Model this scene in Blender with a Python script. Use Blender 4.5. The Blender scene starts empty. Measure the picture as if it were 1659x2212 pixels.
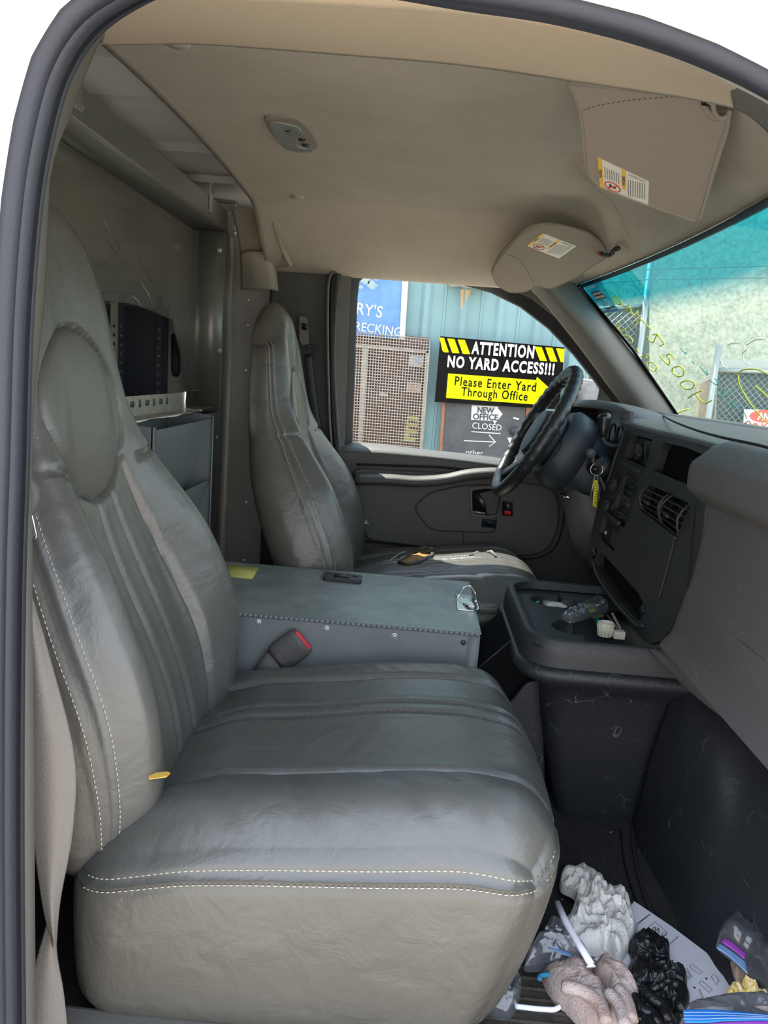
import bpy, bmesh, math, random
from mathutils import Vector, Matrix, noise
random.seed(7)
sc = bpy.context.scene
col = sc.collection
PI = math.pi

# ------------------------------------------------------------------ camera
W, H, F = 1659, 2212, 1661
YAW, PITCH, ROLL = (math.radians(a) for a in (-2, -10.25, 4.25))
CAM = Vector((0, 0, .87))
_f = Vector((math.sin(YAW)*math.cos(PITCH), math.cos(YAW)*math.cos(PITCH), math.sin(PITCH)))
_r0 = Vector((math.cos(YAW), -math.sin(YAW), 0)); _u0 = _r0.cross(_f)
_r = _r0*math.cos(ROLL)+_u0*math.sin(ROLL); _u = -_r0*math.sin(ROLL)+_u0*math.cos(ROLL)
cd = bpy.data.cameras.new('camera'); cam = bpy.data.objects.new('camera', cd); col.objects.link(cam)
cam.matrix_world = Matrix(((_r.x, _u.x, -_f.x, CAM.x), (_r.y, _u.y, -_f.y, CAM.y), (_r.z, _u.z, -_f.z, CAM.z), (0, 0, 0, 1)))
cd.sensor_fit = 'HORIZONTAL'; cd.sensor_width = 36; cd.lens = 36*F/W; cd.clip_start = .05; cd.clip_end = 200
sc.camera = cam

# ------------------------------------------------------------------ light
wd = bpy.data.worlds.new('world'); sc.world = wd; wd.use_nodes = True
wn = wd.node_tree.nodes; wl = wd.node_tree.links
bg = wn['Background']
tcw = wn.new('ShaderNodeTexCoord'); sep = wn.new('ShaderNodeSeparateXYZ'); wl.new(tcw.outputs['Generated'], sep.inputs[0])
rmp = wn.new('ShaderNodeValToRGB'); wl.new(sep.outputs['Z'], rmp.inputs[0])
rmp.color_ramp.elements[0].position = .0; rmp.color_ramp.elements[0].color = (.86, .88, .92, 1)
rmp.color_ramp.elements[1].position = .8; rmp.color_ramp.elements[1].color = (.58, .70, .92, 1)
wl.new(rmp.outputs[0], bg.inputs[0]); bg.inputs[1].default_value = 2.6
sd = bpy.data.lights.new('sun', 'SUN'); sd.energy = 8.0; sd.angle = .01; sd.color = (1, .94, .84)
sun = bpy.data.objects.new('sun', sd); col.objects.link(sun)
sun_dir = Vector((-.46, .56, 1.0)).normalized()        # towards the sun
sun.rotation_euler = sun_dir.to_track_quat('Z', 'Y').to_euler(); sun.location = (3, 3, 8)
vs = sc.view_settings; vs.view_transform = 'Standard'; vs.look = 'None'; vs.gamma = 1; vs.exposure = .74
vs.use_curve_mapping = False
sc.cycles.max_bounces = 8; sc.cycles.diffuse_bounces = 5; sc.cycles.transparent_max_bounces = 16
sc.cycles.use_denoising = True; sc.cycles.sample_clamp_indirect = 4; sc.cycles.caustics_reflective = False; sc.cycles.caustics_refractive = False

# ------------------------------------------------------------------ points
def ray(px, py): return _f+_r*((px-W/2)/F)-_u*((py-H/2)/F)
def U(px, py, x=None, y=None, z=None):
    d = ray(px, py)
    t = (x-CAM.x)/d.x if x is not None else (y-CAM.y)/d.y if y is not None else (z-CAM.z)/d.z
    return CAM+d*t
def UP(px, py, pl, off=0.):
    """the point seen at a pixel on plane pl = (point, normal), moved off along the normal"""
    p, n = pl; d = ray(px, py)
    return CAM+d*((p-CAM).dot(n)/d.dot(n))+n*off
def plane(a, b, c):
    n = (b-a).cross(c-a).normalized()
    if n.dot(CAM-a) < 0: n = -n
    return (a, n)
def PY(y): return (Vector((0, y, 0)), Vector((0, -1, 0)))
def sm(a, b, x):
    t = max(0, min(1, (x-a)/(b-a))); return t*t*(3-2*t)
def gs(x, c, w): return math.exp(-((x-c)/w)**2)

# ------------------------------------------------------------------ materials
def mat(name, colr, rough=.5, metal=0, bump=0, bscale=200, var=0, vscale=8, alpha=None, sheen=0, spec=.5, wrinkle=0, emit=None, trans=0, bump2=0, scr=0, var_col=None, coat=0):
    m = bpy.data.materials.new(name); m.use_nodes = True
    nt = m.node_tree; N = nt.nodes; L = nt.links; b = N['Principled BSDF']
    b.inputs['Base Color'].default_value = (*colr, 1); b.inputs['Roughness'].default_value = rough
    b.inputs['Metallic'].default_value = metal; b.inputs['Specular IOR Level'].default_value = spec
    if coat: b.inputs['Coat Weight'].default_value = coat; b.inputs['Coat Roughness'].default_value = .35
    if sheen: b.inputs['Sheen Weight'].default_value = sheen
    if alpha is not None: b.inputs['Alpha'].default_value = alpha
    if trans: b.inputs['Transmission Weight'].default_value = trans
    tc = N.new('ShaderNodeTexCoord'); co = tc.outputs['Object']
    cur = None
    if var:
        n = N.new('ShaderNodeTexNoise'); n.inputs['Scale'].default_value = vscale; n.inputs['Detail'].default_value = 6; n.inputs['Roughness'].default_value = .65
        L.new(co, n.inputs['Vector'])
        mx = N.new('ShaderNodeMix'); mx.data_type = 'RGBA'
        r = N.new('ShaderNodeValToRGB'); r.color_ramp.elements[0].position = .35; r.color_ramp.elements[1].position = .68
        L.new(n.outputs['Fac'], r.inputs[0]); L.new(r.outputs[0], mx.inputs[0])
        c2 = var_col or tuple(max(0, c*(1-var)) for c in colr)
        mx.inputs[6].default_value = (*colr, 1); mx.inputs[7].default_value = (*c2, 1)
        cur = mx.outputs[2]
    if scr:                                            # fine pale scuffs and scratches
        w = N.new('ShaderNodeTexNoise'); w.inputs['Scale'].default_value = 5; w.inputs['Detail'].default_value = 3; L.new(co, w.inputs['Vector'])
        ad = N.new('ShaderNodeVectorMath'); ad.operation = 'MULTIPLY_ADD'; L.new(w.outputs['Color'], ad.inputs[0]); ad.inputs[1].default_value = (.25,)*3; L.new(co, ad.inputs[2])
        v = N.new('ShaderNodeTexVoronoi'); v.feature = 'DISTANCE_TO_EDGE'; v.inputs['Scale'].default_value = 15; L.new(ad.outputs[0], v.inputs['Vector'])
        r = N.new('ShaderNodeValToRGB'); r.color_ramp.elements[0].position = .0; r.color_ramp.elements[0].color = (1, 1, 1, 1); r.color_ramp.elements[1].position = .012; r.color_ramp.elements[1].color = (0, 0, 0, 1)
        L.new(v.outputs['Distance'], r.inputs[0])
        n2 = N.new('ShaderNodeTexNoise'); n2.inputs['Scale'].default_value = 14; n2.inputs['Detail'].default_value = 4; L.new(co, n2.inputs['Vector'])
        r2 = N.new('ShaderNodeValToRGB'); r2.color_ramp.elements[0].position = .53; r2.color_ramp.elements[1].position = .66; L.new(n2.outputs['Fac'], r2.inputs[0])
        ml = N.new('ShaderNodeMath'); ml.operation = 'MULTIPLY'; L.new(r.outputs[0], ml.inputs[0]); L.new(r2.outputs[0], ml.inputs[1])
        m2 = N.new('ShaderNodeMath'); m2.operation = 'MULTIPLY'; L.new(ml.outputs[0], m2.inputs[0]); m2.inputs[1].default_value = scr
        mx = N.new('ShaderNodeMix'); mx.data_type = 'RGBA'; L.new(m2.outputs[0], mx.inputs[0])
        if cur: L.new(cur, mx.inputs[6])
        else: mx.inputs[6].default_value = (*colr, 1)
        mx.inputs[7].default_value = (.42, .40, .36, 1); cur = mx.outputs[2]
    if cur: L.new(cur, b.inputs['Base Color'])
    nrm = None
    def addb(tex, strength, dist):
        nonlocal nrm
        bp = N.new('ShaderNodeBump'); bp.inputs['Strength'].default_value = strength; bp.inputs['Distance'].default_value = dist
        L.new(tex, bp.inputs['Height'])
        if nrm: L.new(nrm, bp.inputs['Normal'])
        nrm = bp.outputs[0]
    if wrinkle:
        n = N.new('ShaderNodeTexNoise'); n.inputs['Scale'].default_value = 16; n.inputs['Detail'].default_value = 5; n.inputs['Distortion'].default_value = .6; L.new(co, n.inputs['Vector'])
        addb(n.outputs['Fac'], wrinkle, .02)
    if bump:
        n = N.new('ShaderNodeTexNoise'); n.inputs['Scale'].default_value = bscale; n.inputs['Detail'].default_value = 3; n.inputs['Distortion'].default_value = .4; L.new(co, n.inputs['Vector'])
        addb(n.outputs['Fac'], bump, .003)
    if bump2:
        v = N.new('ShaderNodeTexVoronoi'); v.feature = 'DISTANCE_TO_EDGE'; v.inputs['Scale'].default_value = 400
        w = N.new('ShaderNodeTexNoise'); w.inputs['Scale'].default_value = 60; L.new(co, w.inputs['Vector'])
        ad = N.new('ShaderNodeVectorMath'); ad.operation = 'MULTIPLY_ADD'; L.new(w.outputs['Color'], ad.inputs[0]); ad.inputs[1].default_value = (.012,)*3; L.new(co, ad.inputs[2])
        L.new(ad.outputs[0], v.inputs['Vector'])
        r = N.new('ShaderNodeValToRGB'); r.color_ramp.elements[1].position = .18; L.new(v.outputs['Distance'], r.inputs[0])
        addb(r.outputs[0], bump2, .0012)
    if nrm: L.new(nrm, b.inputs['Normal'])
    if emit: b.inputs['Emission Color'].default_value = (*colr, 1); b.inputs['Emission Strength'].default_value = emit
    return m
def glass(name, tint, gloss=.06, rough=.0, ramp=None):
    """thin pane: light passes straight through, with a faint reflection; ramp = (z_low, z_high, tint) a tint band across the top"""
    m = bpy.data.materials.new(name); m.use_nodes = True; N = m.node_tree.nodes; L = m.node_tree.links
    N.remove(N['Principled BSDF']); out = N['Material Output']
    t = N.new('ShaderNodeBsdfTransparent'); t.inputs[0].default_value = (*tint, 1)
    g = N.new('ShaderNodeBsdfGlossy'); g.inputs['Roughness'].default_value = rough
    x = N.new('ShaderNodeMixShader'); fr = N.new('ShaderNodeFresnel'); fr.inputs[0].default_value = 1.45
    mu = N.new('ShaderNodeMath'); mu.operation = 'MULTIPLY'; mu.inputs[1].default_value = gloss*14; mu.use_clamp = True
    L.new(fr.outputs[0], mu.inputs[0]); L.new(mu.outputs[0], x.inputs[0]); L.new(t.outputs[0], x.inputs[1]); L.new(g.outputs[0], x.inputs[2]); L.new(x.outputs[0], out.inputs[0])
    if ramp:
        tc = N.new('ShaderNodeTexCoord'); s = N.new('ShaderNodeSeparateXYZ'); L.new(tc.outputs['Object'], s.inputs[0])
        mr = N.new('ShaderNodeMapRange'); mr.inputs[1].default_value = ramp[0]; mr.inputs[2].default_value = ramp[1]; L.new(s.outputs['Z'], mr.inputs[0])
        mx = N.new('ShaderNodeMix'); mx.data_type = 'RGBA'; mx.inputs[6].default_value = (*tint, 1); mx.inputs[7].default_value = (*ramp[2], 1)
        L.new(mr.outputs[0], mx.inputs[0]); L.new(mx.outputs[2], t.inputs[0])
    return m
M = {}
M['leather'] = mat('grey_leather', (.098, .097, .087), .34, bump=.12, bscale=90, var=.12, vscale=5, wrinkle=.22, bump2=.11, spec=.6, coat=.25)
M['leather_side'] = mat('grey_vinyl', (.112, .104, .087), .38, bump=.12, bscale=90, var=.15, vscale=5, wrinkle=.3, bump2=.11, coat=.15)
M['pad'] = mat('grey_leather_pad', (.100, .098, .088), .36, bump=.12, bscale=90, bump2=.11, wrinkle=.1, coat=.2)
M['headliner'] = mat('beige_headliner_cloth', (.52, .465, .39), .95, bump=.5, bscale=420, var=.16, vscale=3.5, spec=.2)
M['header_trim'] = mat('beige_moulded_trim', (.56, .46, .34), .9, bump=.5, bscale=420, spec=.2)
M['visor'] = mat('taupe_visor_cloth', (.31, .265, .225), .9, bump=.4, bscale=420, spec=.2)
M['beige_pl'] = mat('beige_plastic', (.36, .32, .26), .55, bump=.1, bscale=300)
M['trim'] = mat('taupe_plastic', (.125, .118, .102), .6, bump=.3, bscale=350)
M['door'] = mat('door_plastic', (.062, .062, .056), .55, bump=.3, bscale=350)
M['dash'] = mat('dash_plastic', (.088, .084, .082), .58, bump=.35, bscale=350, scr=.35)
M['dashtop'] = mat('dash_top_plastic', (.075, .082, .085), .5, bump=.35, bscale=350, var=.35, vscale=9)
M['black_pl'] = mat('black_plastic', (.017, .019, .023), .48, bump=.35, bscale=350, scr=.35)
M['stack'] = mat('charcoal_plastic', (.024, .025, .027), .52, bump=.3, bscale=350)
M['black_gl'] = mat('black_gloss', (.010, .012, .014), .3)
M['wheel'] = mat('black_rubber_grip', (.014, .016, .018), .38, bump=.2, bscale=300)
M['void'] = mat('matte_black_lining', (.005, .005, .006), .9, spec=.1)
M['shroud'] = mat('navy_black_plastic', (.018, .025, .032), .5, bump=.25, bscale=350)
M['rubber'] = mat('rubber_seal', (.024, .026, .036), .5, bump=.15, bscale=200)
M['rubber_d'] = mat('dark_rubber_seal', (.007, .008, .011), .6, spec=.25)
M['paint'] = mat('white_body_paint', (.78, .76, .72), .35, var=.2, vscale=6)
M['carpet'] = mat('black_carpet', (.018, .018, .019), .95, bump=1, bscale=500, var=.4, vscale=40, var_col=(.035, .033, .03))
M['mat_r'] = mat('ribbed_rubber_mat', (.030, .026, .022), .8, bump=.8, bscale=120, var=.5, vscale=30, var_col=(.07, .055, .04))
M['steel'] = mat('grey_painted_steel', (.155, .175, .178), .38, var=.12, vscale=14, bump=.05, bscale=60, scr=.10)
M['steel_top'] = mat('scuffed_grey_steel', (.15, .18, .178), .36, var=.45, vscale=14, bump=.08, bscale=60, var_col=(.27, .29, .27), scr=.6)
M['steel_d'] = mat('partition_steel', (.20, .195, .17), .35, var=.1, metal=.35)
M['galv'] = mat('galvanised_steel', (.42, .40, .34), .45, metal=.7, var=.3, vscale=60)
M['screw'] = mat('zinc_screw', (.62, .62, .60), .45, metal=.4)
M['chrome'] = mat('chrome', (.75, .74, .72), .18, metal=1)
M['cargo'] = mat('cargo_primer_paint', (.42, .40, .37), .6, var=.15, vscale=3)
M['cargo_d'] = mat('dark_shelf_steel', (.035, .042, .055), .5)
M['belt'] = mat('taupe_webbing', (.235, .208, .182), .85, bump=.6, bscale=700)
M['buckle'] = mat('grey_buckle_plastic', (.075, .07, .068), .55, bump=.3, bscale=300)
M['red'] = mat('red_plastic', (.75, .03, .035), .35)
M['white'] = mat('white_paper', (.80, .80, .86), .8)
M['towel'] = mat('paper_towel', (.84, .81, .74), .95, bump=.8, bscale=260, var=.12, vscale=18)
M['cotton'] = mat('knitted_cotton', (.55, .47, .43), .95, bump=1, bscale=330, var=.3, vscale=16, var_col=(.42, .27, .22))
M['teal'] = mat('teal_thread', (.02, .22, .36), .8)
M['nitrile'] = mat('black_nitrile', (.010, .010, .011), .28, bump=.6, bscale=160)
M['thread'] = mat('cream_thread', (.50, .47, .40), .8)
M['thread_g'] = mat('grey_thread', (.20, .19, .17), .8)
M['foam'] = mat('tan_seat_foam', (.34, .20, .06), .95, bump=1, bscale=90)
M['label'] = mat('label_white', (.72, .70, .62), .5)
M['ink'] = mat('printed_ink', (.04, .04, .045), .6)
M['ink_g'] = mat('grey_ink', (.16, .16, .17), .6)
M['amber'] = mat('label_amber', (.80, .48, .08), .5)
M['yellow'] = mat('sign_yellow', (.56, .55, .002), .7, spec=.05)
M['sticky'] = mat('yellow_sticker', (.62, .58, .16), .6, var=.25, vscale=60)
M['signblack'] = mat('sign_black', (.006, .0055, .005), .8, spec=.03)
M['signwhite'] = mat('sign_white', (.62, .62, .62), .7, spec=.1)
M['blue'] = mat('pale_blue_metal', (.17, .285, .295), .6, var=.18, vscale=1.5)
M['mural'] = mat('faded_blue_paint', (.06, .15, .34), .6, var=1, vscale=3, var_col=(.13, .26, .40))
M['rust'] = mat('rusty_mesh_steel', (.36, .33, .29), .7, var=.5, vscale=12, var_col=(.30, .22, .16))
M['rustdark'] = mat('brown_interior', (.12, .060, .045), .8, var=.6, vscale=3, var_col=(.045, .028, .03))
M['cream'] = mat('cream_paint', (.62, .58, .50), .6, var=.3, vscale=10)
M['doorblk'] = mat('scuffed_black_door', (.035, .035, .038), .6, var=.8, vscale=4, var_col=(.07, .07, .076))
M['chalk'] = mat('chalk_white', (.50, .50, .50), .8)
M['wood'] = mat('brown_wood', (.32, .13, .055), .7, var=.5, vscale=5)
M['stucco'] = mat('pale_green_stucco', (.52, .54, .42), .95, bump=1, bscale=30, var=.9, vscale=22, var_col=(.27, .32, .25))
M['concrete'] = mat('yard_concrete', (.60, .52, .41), .9, var=.3, vscale=1.2)
M['chain'] = mat('galvanised_wire', (.32, .36, .34), .5, metal=.5)
M['netdark'] = mat('green_privacy_net', (.085, .125, .115), .8)
M['redink'] = mat('faded_red_ink', (.55, .10, .07), .6)
M['marker_y'] = mat('yellow_marker', (.62, .66, .05), .6)
M['marker_g'] = mat('teal_marker', (.06, .38, .30), .6)
M['marker_w'] = mat('white_marker', (.75, .78, .72), .6)
M['marker_b'] = mat('blue_marker', (.05, .30, .55), .6)
M['glass'] = glass('door_glass', (.93, .96, .94), .006)
M['wglass'] = glass('windshield_glass', (.90, .95, .90), .008, ramp=(1.078, 1.128, (.02, .38, .48)))
M['poly'] = glass('scratched_polycarbonate', (.78, .76, .72), .05, .12)
M['bag'] = glass('clear_plastic', (.86, .88, .93), .20, .10)
_n = M['bag'].node_tree; _o = _n.nodes['Material Output']; _s = _o.inputs[0].links[0].from_socket
_d = _n.nodes.new('ShaderNodeBsdfDiffuse'); _d.inputs[0].default_value = (.72, .74, .80, 1); _t = _n.nodes.new('ShaderNodeBsdfTranslucent'); _t.inputs[0].default_value = (.72, .74, .80, 1)
_a = _n.nodes.new('ShaderNodeMixShader'); _n.links.new(_d.outputs[0], _a.inputs[1]); _n.links.new(_t.outputs[0], _a.inputs[2])
_m = _n.nodes.new('ShaderNodeMixShader'); _m.inputs[0].default_value = .17; _n.links.new(_s, _m.inputs[1]); _n.links.new(_a.outputs[0], _m.inputs[2]); _n.links.new(_m.outputs[0], _o.inputs[0])
M['lens'] = mat('lamp_lens', (.34, .36, .35), .12, spec=.8, var=.3, vscale=40)
M['mirror'] = mat('mirror_glass', (.36, .33, .29), .5, var=.3, vscale=60)  # mottled grey painted in place of what the mirror reflects
M['green'] = mat('green_plastic', (.02, .36, .25), .5)
M['pvc'] = mat('ivory_pvc', (.72, .68, .55), .4)
M['blueseal'] = mat('blue_zip_seal', (.03, .25, .75), .3)
M['purple'] = mat('purple_zip_seal', (.42, .08, .50), .35)
M['blueseal2'] = mat('pale_blue_zip_seal', (.22, .36, .62), .3)
M['kraft'] = mat('brown_paper', (.46, .34, .25), .85)
M['wraps'] = mat('yellow_foil_wrapper', (.75, .52, .05), .3, var=.8, vscale=40, var_col=(.8, .72, .55))
M['keytag'] = mat('yellow_key_tag', (.72, .66, .02), .5)
M['amberdust'] = mat('gauge_brown', (.055, .038, .032), .4)

def haze(k, c, f):
    _n = M[k].node_tree; _o = _n.nodes['Material Output']; _s = _o.inputs[0].links[0].from_socket
    _d = _n.nodes.new('ShaderNodeBsdfDiffuse'); _d.inputs[0].default_value = (*c, 1)
    _m = _n.nodes.new('ShaderNodeMixShader'); _m.inputs[0].default_value = f; _n.links.new(_s, _m.inputs[1]); _n.links.new(_d.outputs[0], _m.inputs[2]); _n.links.new(_m.outputs[0], _o.inputs[0])
haze('poly', (.55, .53, .48), .11)
# ------------------------------------------------------------------ builders
BASE = {}
def tag(o, label=None, cat=None, group=None, kind=None):
    if label: o['label'] = label
    if cat: o['category'] = cat
    if group: o['group'] = group
    if kind: o['kind'] = kind
    return o
def thing(name, label, cat, loc, group=None):
    o = bpy.data.objects.new(name, None); o.empty_display_size = .03; col.objects.link(o); o.location = loc; BASE[o.name] = Vector(loc)
    return tag(o, label, cat, group)
def mk(name, verts, faces, m, parent=None, smooth=True, bevel=0, weld=True, thick=0, subsurf=0, sharp=None):
    """one mesh object from world coordinates; a top-level one gets its origin at its base"""
    verts = [Vector(v) for v in verts]
    if parent is not None: base = BASE[parent.name]
    else:
        lo = Vector((min(v[i] for v in verts) for i in range(3))); hi = Vector((max(v[i] for v in verts) for i in range(3)))
        base = Vector(((lo.x+hi.x)/2, (lo.y+hi.y)/2, lo.z))
    me = bpy.data.meshes.new(name); me.from_pydata([v-base for v in verts], [], faces)
    bm = bmesh.new(); bm.from_mesh(me)
    if weld: bmesh.ops.remove_doubles(bm, verts=bm.verts, dist=1e-5)
    bmesh.ops.recalc_face_normals(bm, faces=bm.faces); bm.to_mesh(me); bm.free()
    o = bpy.data.objects.new(name, me); col.objects.link(o)
    if isinstance(m, str): m = M[m]
    me.materials.append(m); BASE[o.name] = base
    if parent is not None: o.parent = parent
    else: o.location = base
    if parent is not None and parent.type == 'MESH': BASE[o.name] = base
    if thick:
        s = o.modifiers.new('solid', 'SOLIDIFY'); s.thickness = abs(thick); s.offset = -1 if thick > 0 else 1
    if bevel:
        b = o.modifiers.new('bevel', 'BEVEL'); b.width = bevel; b.segments = 3; b.limit_method = 'ANGLE'; b.angle_limit = math.radians(35)
    if subsurf:
        s = o.modifiers.new('sub', 'SUBSURF'); s.levels = s.render_levels = subsurf
    if smooth:
        me.polygons.foreach_set('use_smooth', [True]*len(me.polygons))
        if sharp or bevel:
            me.set_sharp_from_angle(angle=math.radians(sharp or 40))
    return o
class MB:
    """collects pieces of one mesh in world coordinates"""
    def __init__(s): s.v = []; s.f = []
    def add(s, v, f):
        k = len(s.v); s.v += [Vector(p) for p in v]; s.f += [tuple(i+k for i in q) for q in f]; return s
    def box(s, lo, hi):
        x0, y0, z0 = lo; x1, y1, z1 = hi
        return s.add([(x0, y0, z0), (x1, y0, z0), (x1, y1, z0), (x0, y1, z0), (x0, y0, z1), (x1, y0, z1), (x1, y1, z1), (x0, y1, z1)],
                     [(0, 3, 2, 1), (4, 5, 6, 7), (0, 1, 5, 4), (1, 2, 6, 5), (2, 3, 7, 6), (3, 0, 4, 7)])
    def prism(s, pts, off):
        """polygon (3-D points) extruded by the vector off"""
        n = len(pts); off = Vector(off); v = [Vector(p) for p in pts]+[Vector(p)+off for p in pts]
        return s.add(v, [tuple(range(n)), tuple(range(2*n-1, n-1, -1))]+[(i, (i+1) % n, n+(i+1) % n, n+i) for i in range(n)])
    def tube(s, pts, r, seg=8, closed=False, flat=None):
        pts = [Vector(p) for p in pts]; n = len(pts); rings = []
        up = None
        for i, p in enumerate(pts):
            a = pts[i-1] if (i or closed) else p; b = pts[(i+1) % n] if (i < n-1 or closed) else p
            t = (b-a).normalized()
            if up is None: up = t.orthogonal().normalized() if flat is None else Vector(flat)
            up = (up-t*up.dot(t)).normalized() if (up-t*up.dot(t)).length > 1e-6 else t.orthogonal().normalized()
            if flat is not None: u0 = Vector(flat); up = (u0-t*u0.dot(t)).normalized()
            sd = t.cross(up); rr = r[i] if isinstance(r, (list, tuple)) and not isinstance(r, tuple) else r
            ra, rb = (rr if isinstance(rr, tuple) else (rr, rr))
            rings.append([p+up*math.cos(2*PI*k/seg)*ra+sd*math.sin(2*PI*k/seg)*rb for k in range(seg)])
        v = [q for g in rings for q in g]; f = []
        for i in range(n if closed else n-1):
            j = (i+1) % n
            for k in range(seg): f.append((i*seg+k, i*seg+(k+1) % seg, j*seg+(k+1) % seg, j*seg+k))
        if not closed: f += [tuple(range(seg))[::-1], tuple(range((n-1)*seg, n*seg))]
        return s.add(v, f)
    def disc(s, c, n, r, h, seg=16, r2=None):
        n = Vector(n).normalized(); a = n.orthogonal().normalized(); b = n.cross(a); c = Vector(c); r2 = r if r2 is None else r2
        v = [c+(a*math.cos(2*PI*k/seg)+b*math.sin(2*PI*k/seg))*r for k in range(seg)]+[c+n*h+(a*math.cos(2*PI*k/seg)+b*math.sin(2*PI*k/seg))*r2 for k in range(seg)]
        return s.add(v, [tuple(range(seg))[::-1], tuple(range(seg, 2*seg))]+[(k, (k+1) % seg, seg+(k+1) % seg, seg+k) for k in range(seg)])
    def build(s, name, m, parent=None, **k): return mk(name, s.v, s.f, m, parent, **k)
def box(name, lo, hi, m, parent=None, bevel=.003, **k): return MB().box(lo, hi).build(name, m, parent, bevel=bevel, **k)
def cr(p0, p1, p2, p3, t):
    return .5*((2*p1)+(p2-p0)*t+(2*p0-5*p1+4*p2-p3)*t*t+(3*p1-p0-3*p2+p3)*t**3)
def spline(pts, n=8, closed=False):
    pts = [Vector(p) for p in pts]; out = []; m = len(pts)
    for i in range(m if closed else m-1):
        g = lambda j: pts[j % m] if closed else (pts[j] if 0 <= j < m else (2*pts[0]-pts[1] if j < 0 else 2*pts[-1]-pts[-2]))
        for k in range(n): out.append(cr(g(i-1), g(i), g(i+1), g(i+2), k/n))
    if not closed: out.append(pts[-1])
    return out
def patch(name, rows, m, parent=None, thick=.01, sub=6, noisy=None, **k):
    """smooth sheet through rows of control points (px, py, depth y) or Vectors"""
    R = [[p if isinstance(p, Vector) else U(p[0], p[1], y=p[2]) for p in r] for r in rows]
    R = [spline(r, sub) for r in R]
    C = [spline([r[j] for r in R], sub) for j in range(len(R[0]))]
    nu, nv = len(C), len(C[0]); v = [p for c in C for p in c]
    if noisy: v = [noisy(p) for p in v]
    f = [(i*nv+j, (i+1)*nv+j, (i+1)*nv+j+1, i*nv+j+1) for i in range(nu-1) for j in range(nv-1)]
    # wind so that normals face the camera
    a, b, c = v[f[len(f)//2][0]], v[f[len(f)//2][1]], v[f[len(f)//2][3]]
    if (b-a).cross(c-a).dot(CAM-a) < 0: f = [q[::-1] for q in f]
    base = BASE[parent.name] if parent is not None else Vector((0, 0, 0))
    if parent is None:
        lo = Vector((min(p[i] for p in v) for i in range(3))); hi = Vector((max(p[i] for p in v) for i in range(3))); base = Vector(((lo.x+hi.x)/2, (lo.y+hi.y)/2, lo.z))
    me = bpy.data.meshes.new(name); me.from_pydata([p-base for p in v], [], f); me.polygons.foreach_set('use_smooth', [True]*len(me.polygons))
    o = bpy.data.objects.new(name, me); col.objects.link(o); me.materials.append(M[m] if isinstance(m, str) else m); BASE[o.name] = base
    if parent is not None: o.parent = parent
    else: o.location = base
    if thick:
        s = o.modifiers.new('solid', 'SOLIDIFY'); s.thickness = thick; s.offset = -1
    return o
def pp(mb, px, pl, n0, n1, rnd=0):
    """prism over a pixel polygon seen on plane pl, between the offsets n0 and n1 along its normal"""
    n = pl[1]; base = [UP(x, y, pl) for x, y in px]
    if rnd: base = rounded(base, rnd)
    return mb.prism([b+n*n0 for b in base], n*(n1-n0))
def rounded(P, r, seg=5):
    out = []; n = len(P)
    for i in range(n):
        a, b, c = P[i-1], P[i], P[(i+1) % n]
        ra = min(r, (a-b).length*.45); rc = min(r, (c-b).length*.45)
        p0 = b+(a-b).normalized()*ra; p1 = b+(c-b).normalized()*rc
        for k in range(seg+1):
            t = k/seg; out.append(p0*(1-t)**2+b*2*t*(1-t)+p1*t*t)
    return out
def ringframe(name, outer, inner, off, m, parent=None, **k):
    n = len(outer); off = Vector(off); v = outer+inner+[p+off for p in outer]+[p+off for p in inner]; f = []
    for i in range(n):
        j = (i+1) % n
        f += [(i, j, n+j, n+i), (2*n+i, 3*n+i, 3*n+j, 2*n+j), (i, 2*n+i, 2*n+j, j), (n+i, n+j, 3*n+j, 3*n+i)]
    return mk(name, v, f, m, parent, **k)
def text(name, s, p0, p1, h, m, parent=None, bold=0, shear=0, normal=(0, -1, 0), thick=.002, space=1.):
    """lettering fitted between p0 (baseline start) and p1 (baseline end), cap height h"""
    cu = bpy.data.curves.new('t', 'FONT'); cu.body = s; cu.size = 1; cu.shear = shear; cu.offset = bold; cu.extrude = 0; cu.space_character = space; cu.resolution_u = 3
    to = bpy.data.objects.new('t', cu); col.objects.link(to); bpy.context.view_layer.update()
    me = bpy.data.meshes.new_from_object(to); bpy.data.objects.remove(to); bpy.data.curves.remove(cu)
    vs_ = [Vector(v.co) for v in me.vertices]; fs = [tuple(p.vertices) for p in me.polygons]; bpy.data.meshes.remove(me)
    x0 = min(v.x for v in vs_); x1 = max(v.x for v in vs_); cap = .70
    p0 = Vector(p0); p1 = Vector(p1); X = (p1-p0).normalized(); N = Vector(normal).normalized(); Y = N.cross(X).normalized()
    L = (p1-p0).length; P = [p0+X*((v.x-x0)/(x1-x0)*L)+Y*(v.y/cap*h) for v in vs_]
    n = len(P); es = {}
    for q in fs:
        for i in range(len(q)):
            e = (q[i], q[(i+1) % len(q)]); es[e] = 1
    sides = [(a, b, n+b, n+a) for (a, b) in es if (b, a) not in es]
    return mk(name, P+[p+N*thick for p in P], fs+[tuple(n+i for i in q) for q in fs]+sides, m, parent, smooth=False, weld=False)
def copy_tree(o, parent=None):
    c = o.copy(); col.objects.link(c); BASE[c.name] = BASE.get(o.name, Vector((0, 0, 0)))
    if parent is not None: c.parent = parent
    for ch in list(o.children): copy_tree(ch, c)
    return c

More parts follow.
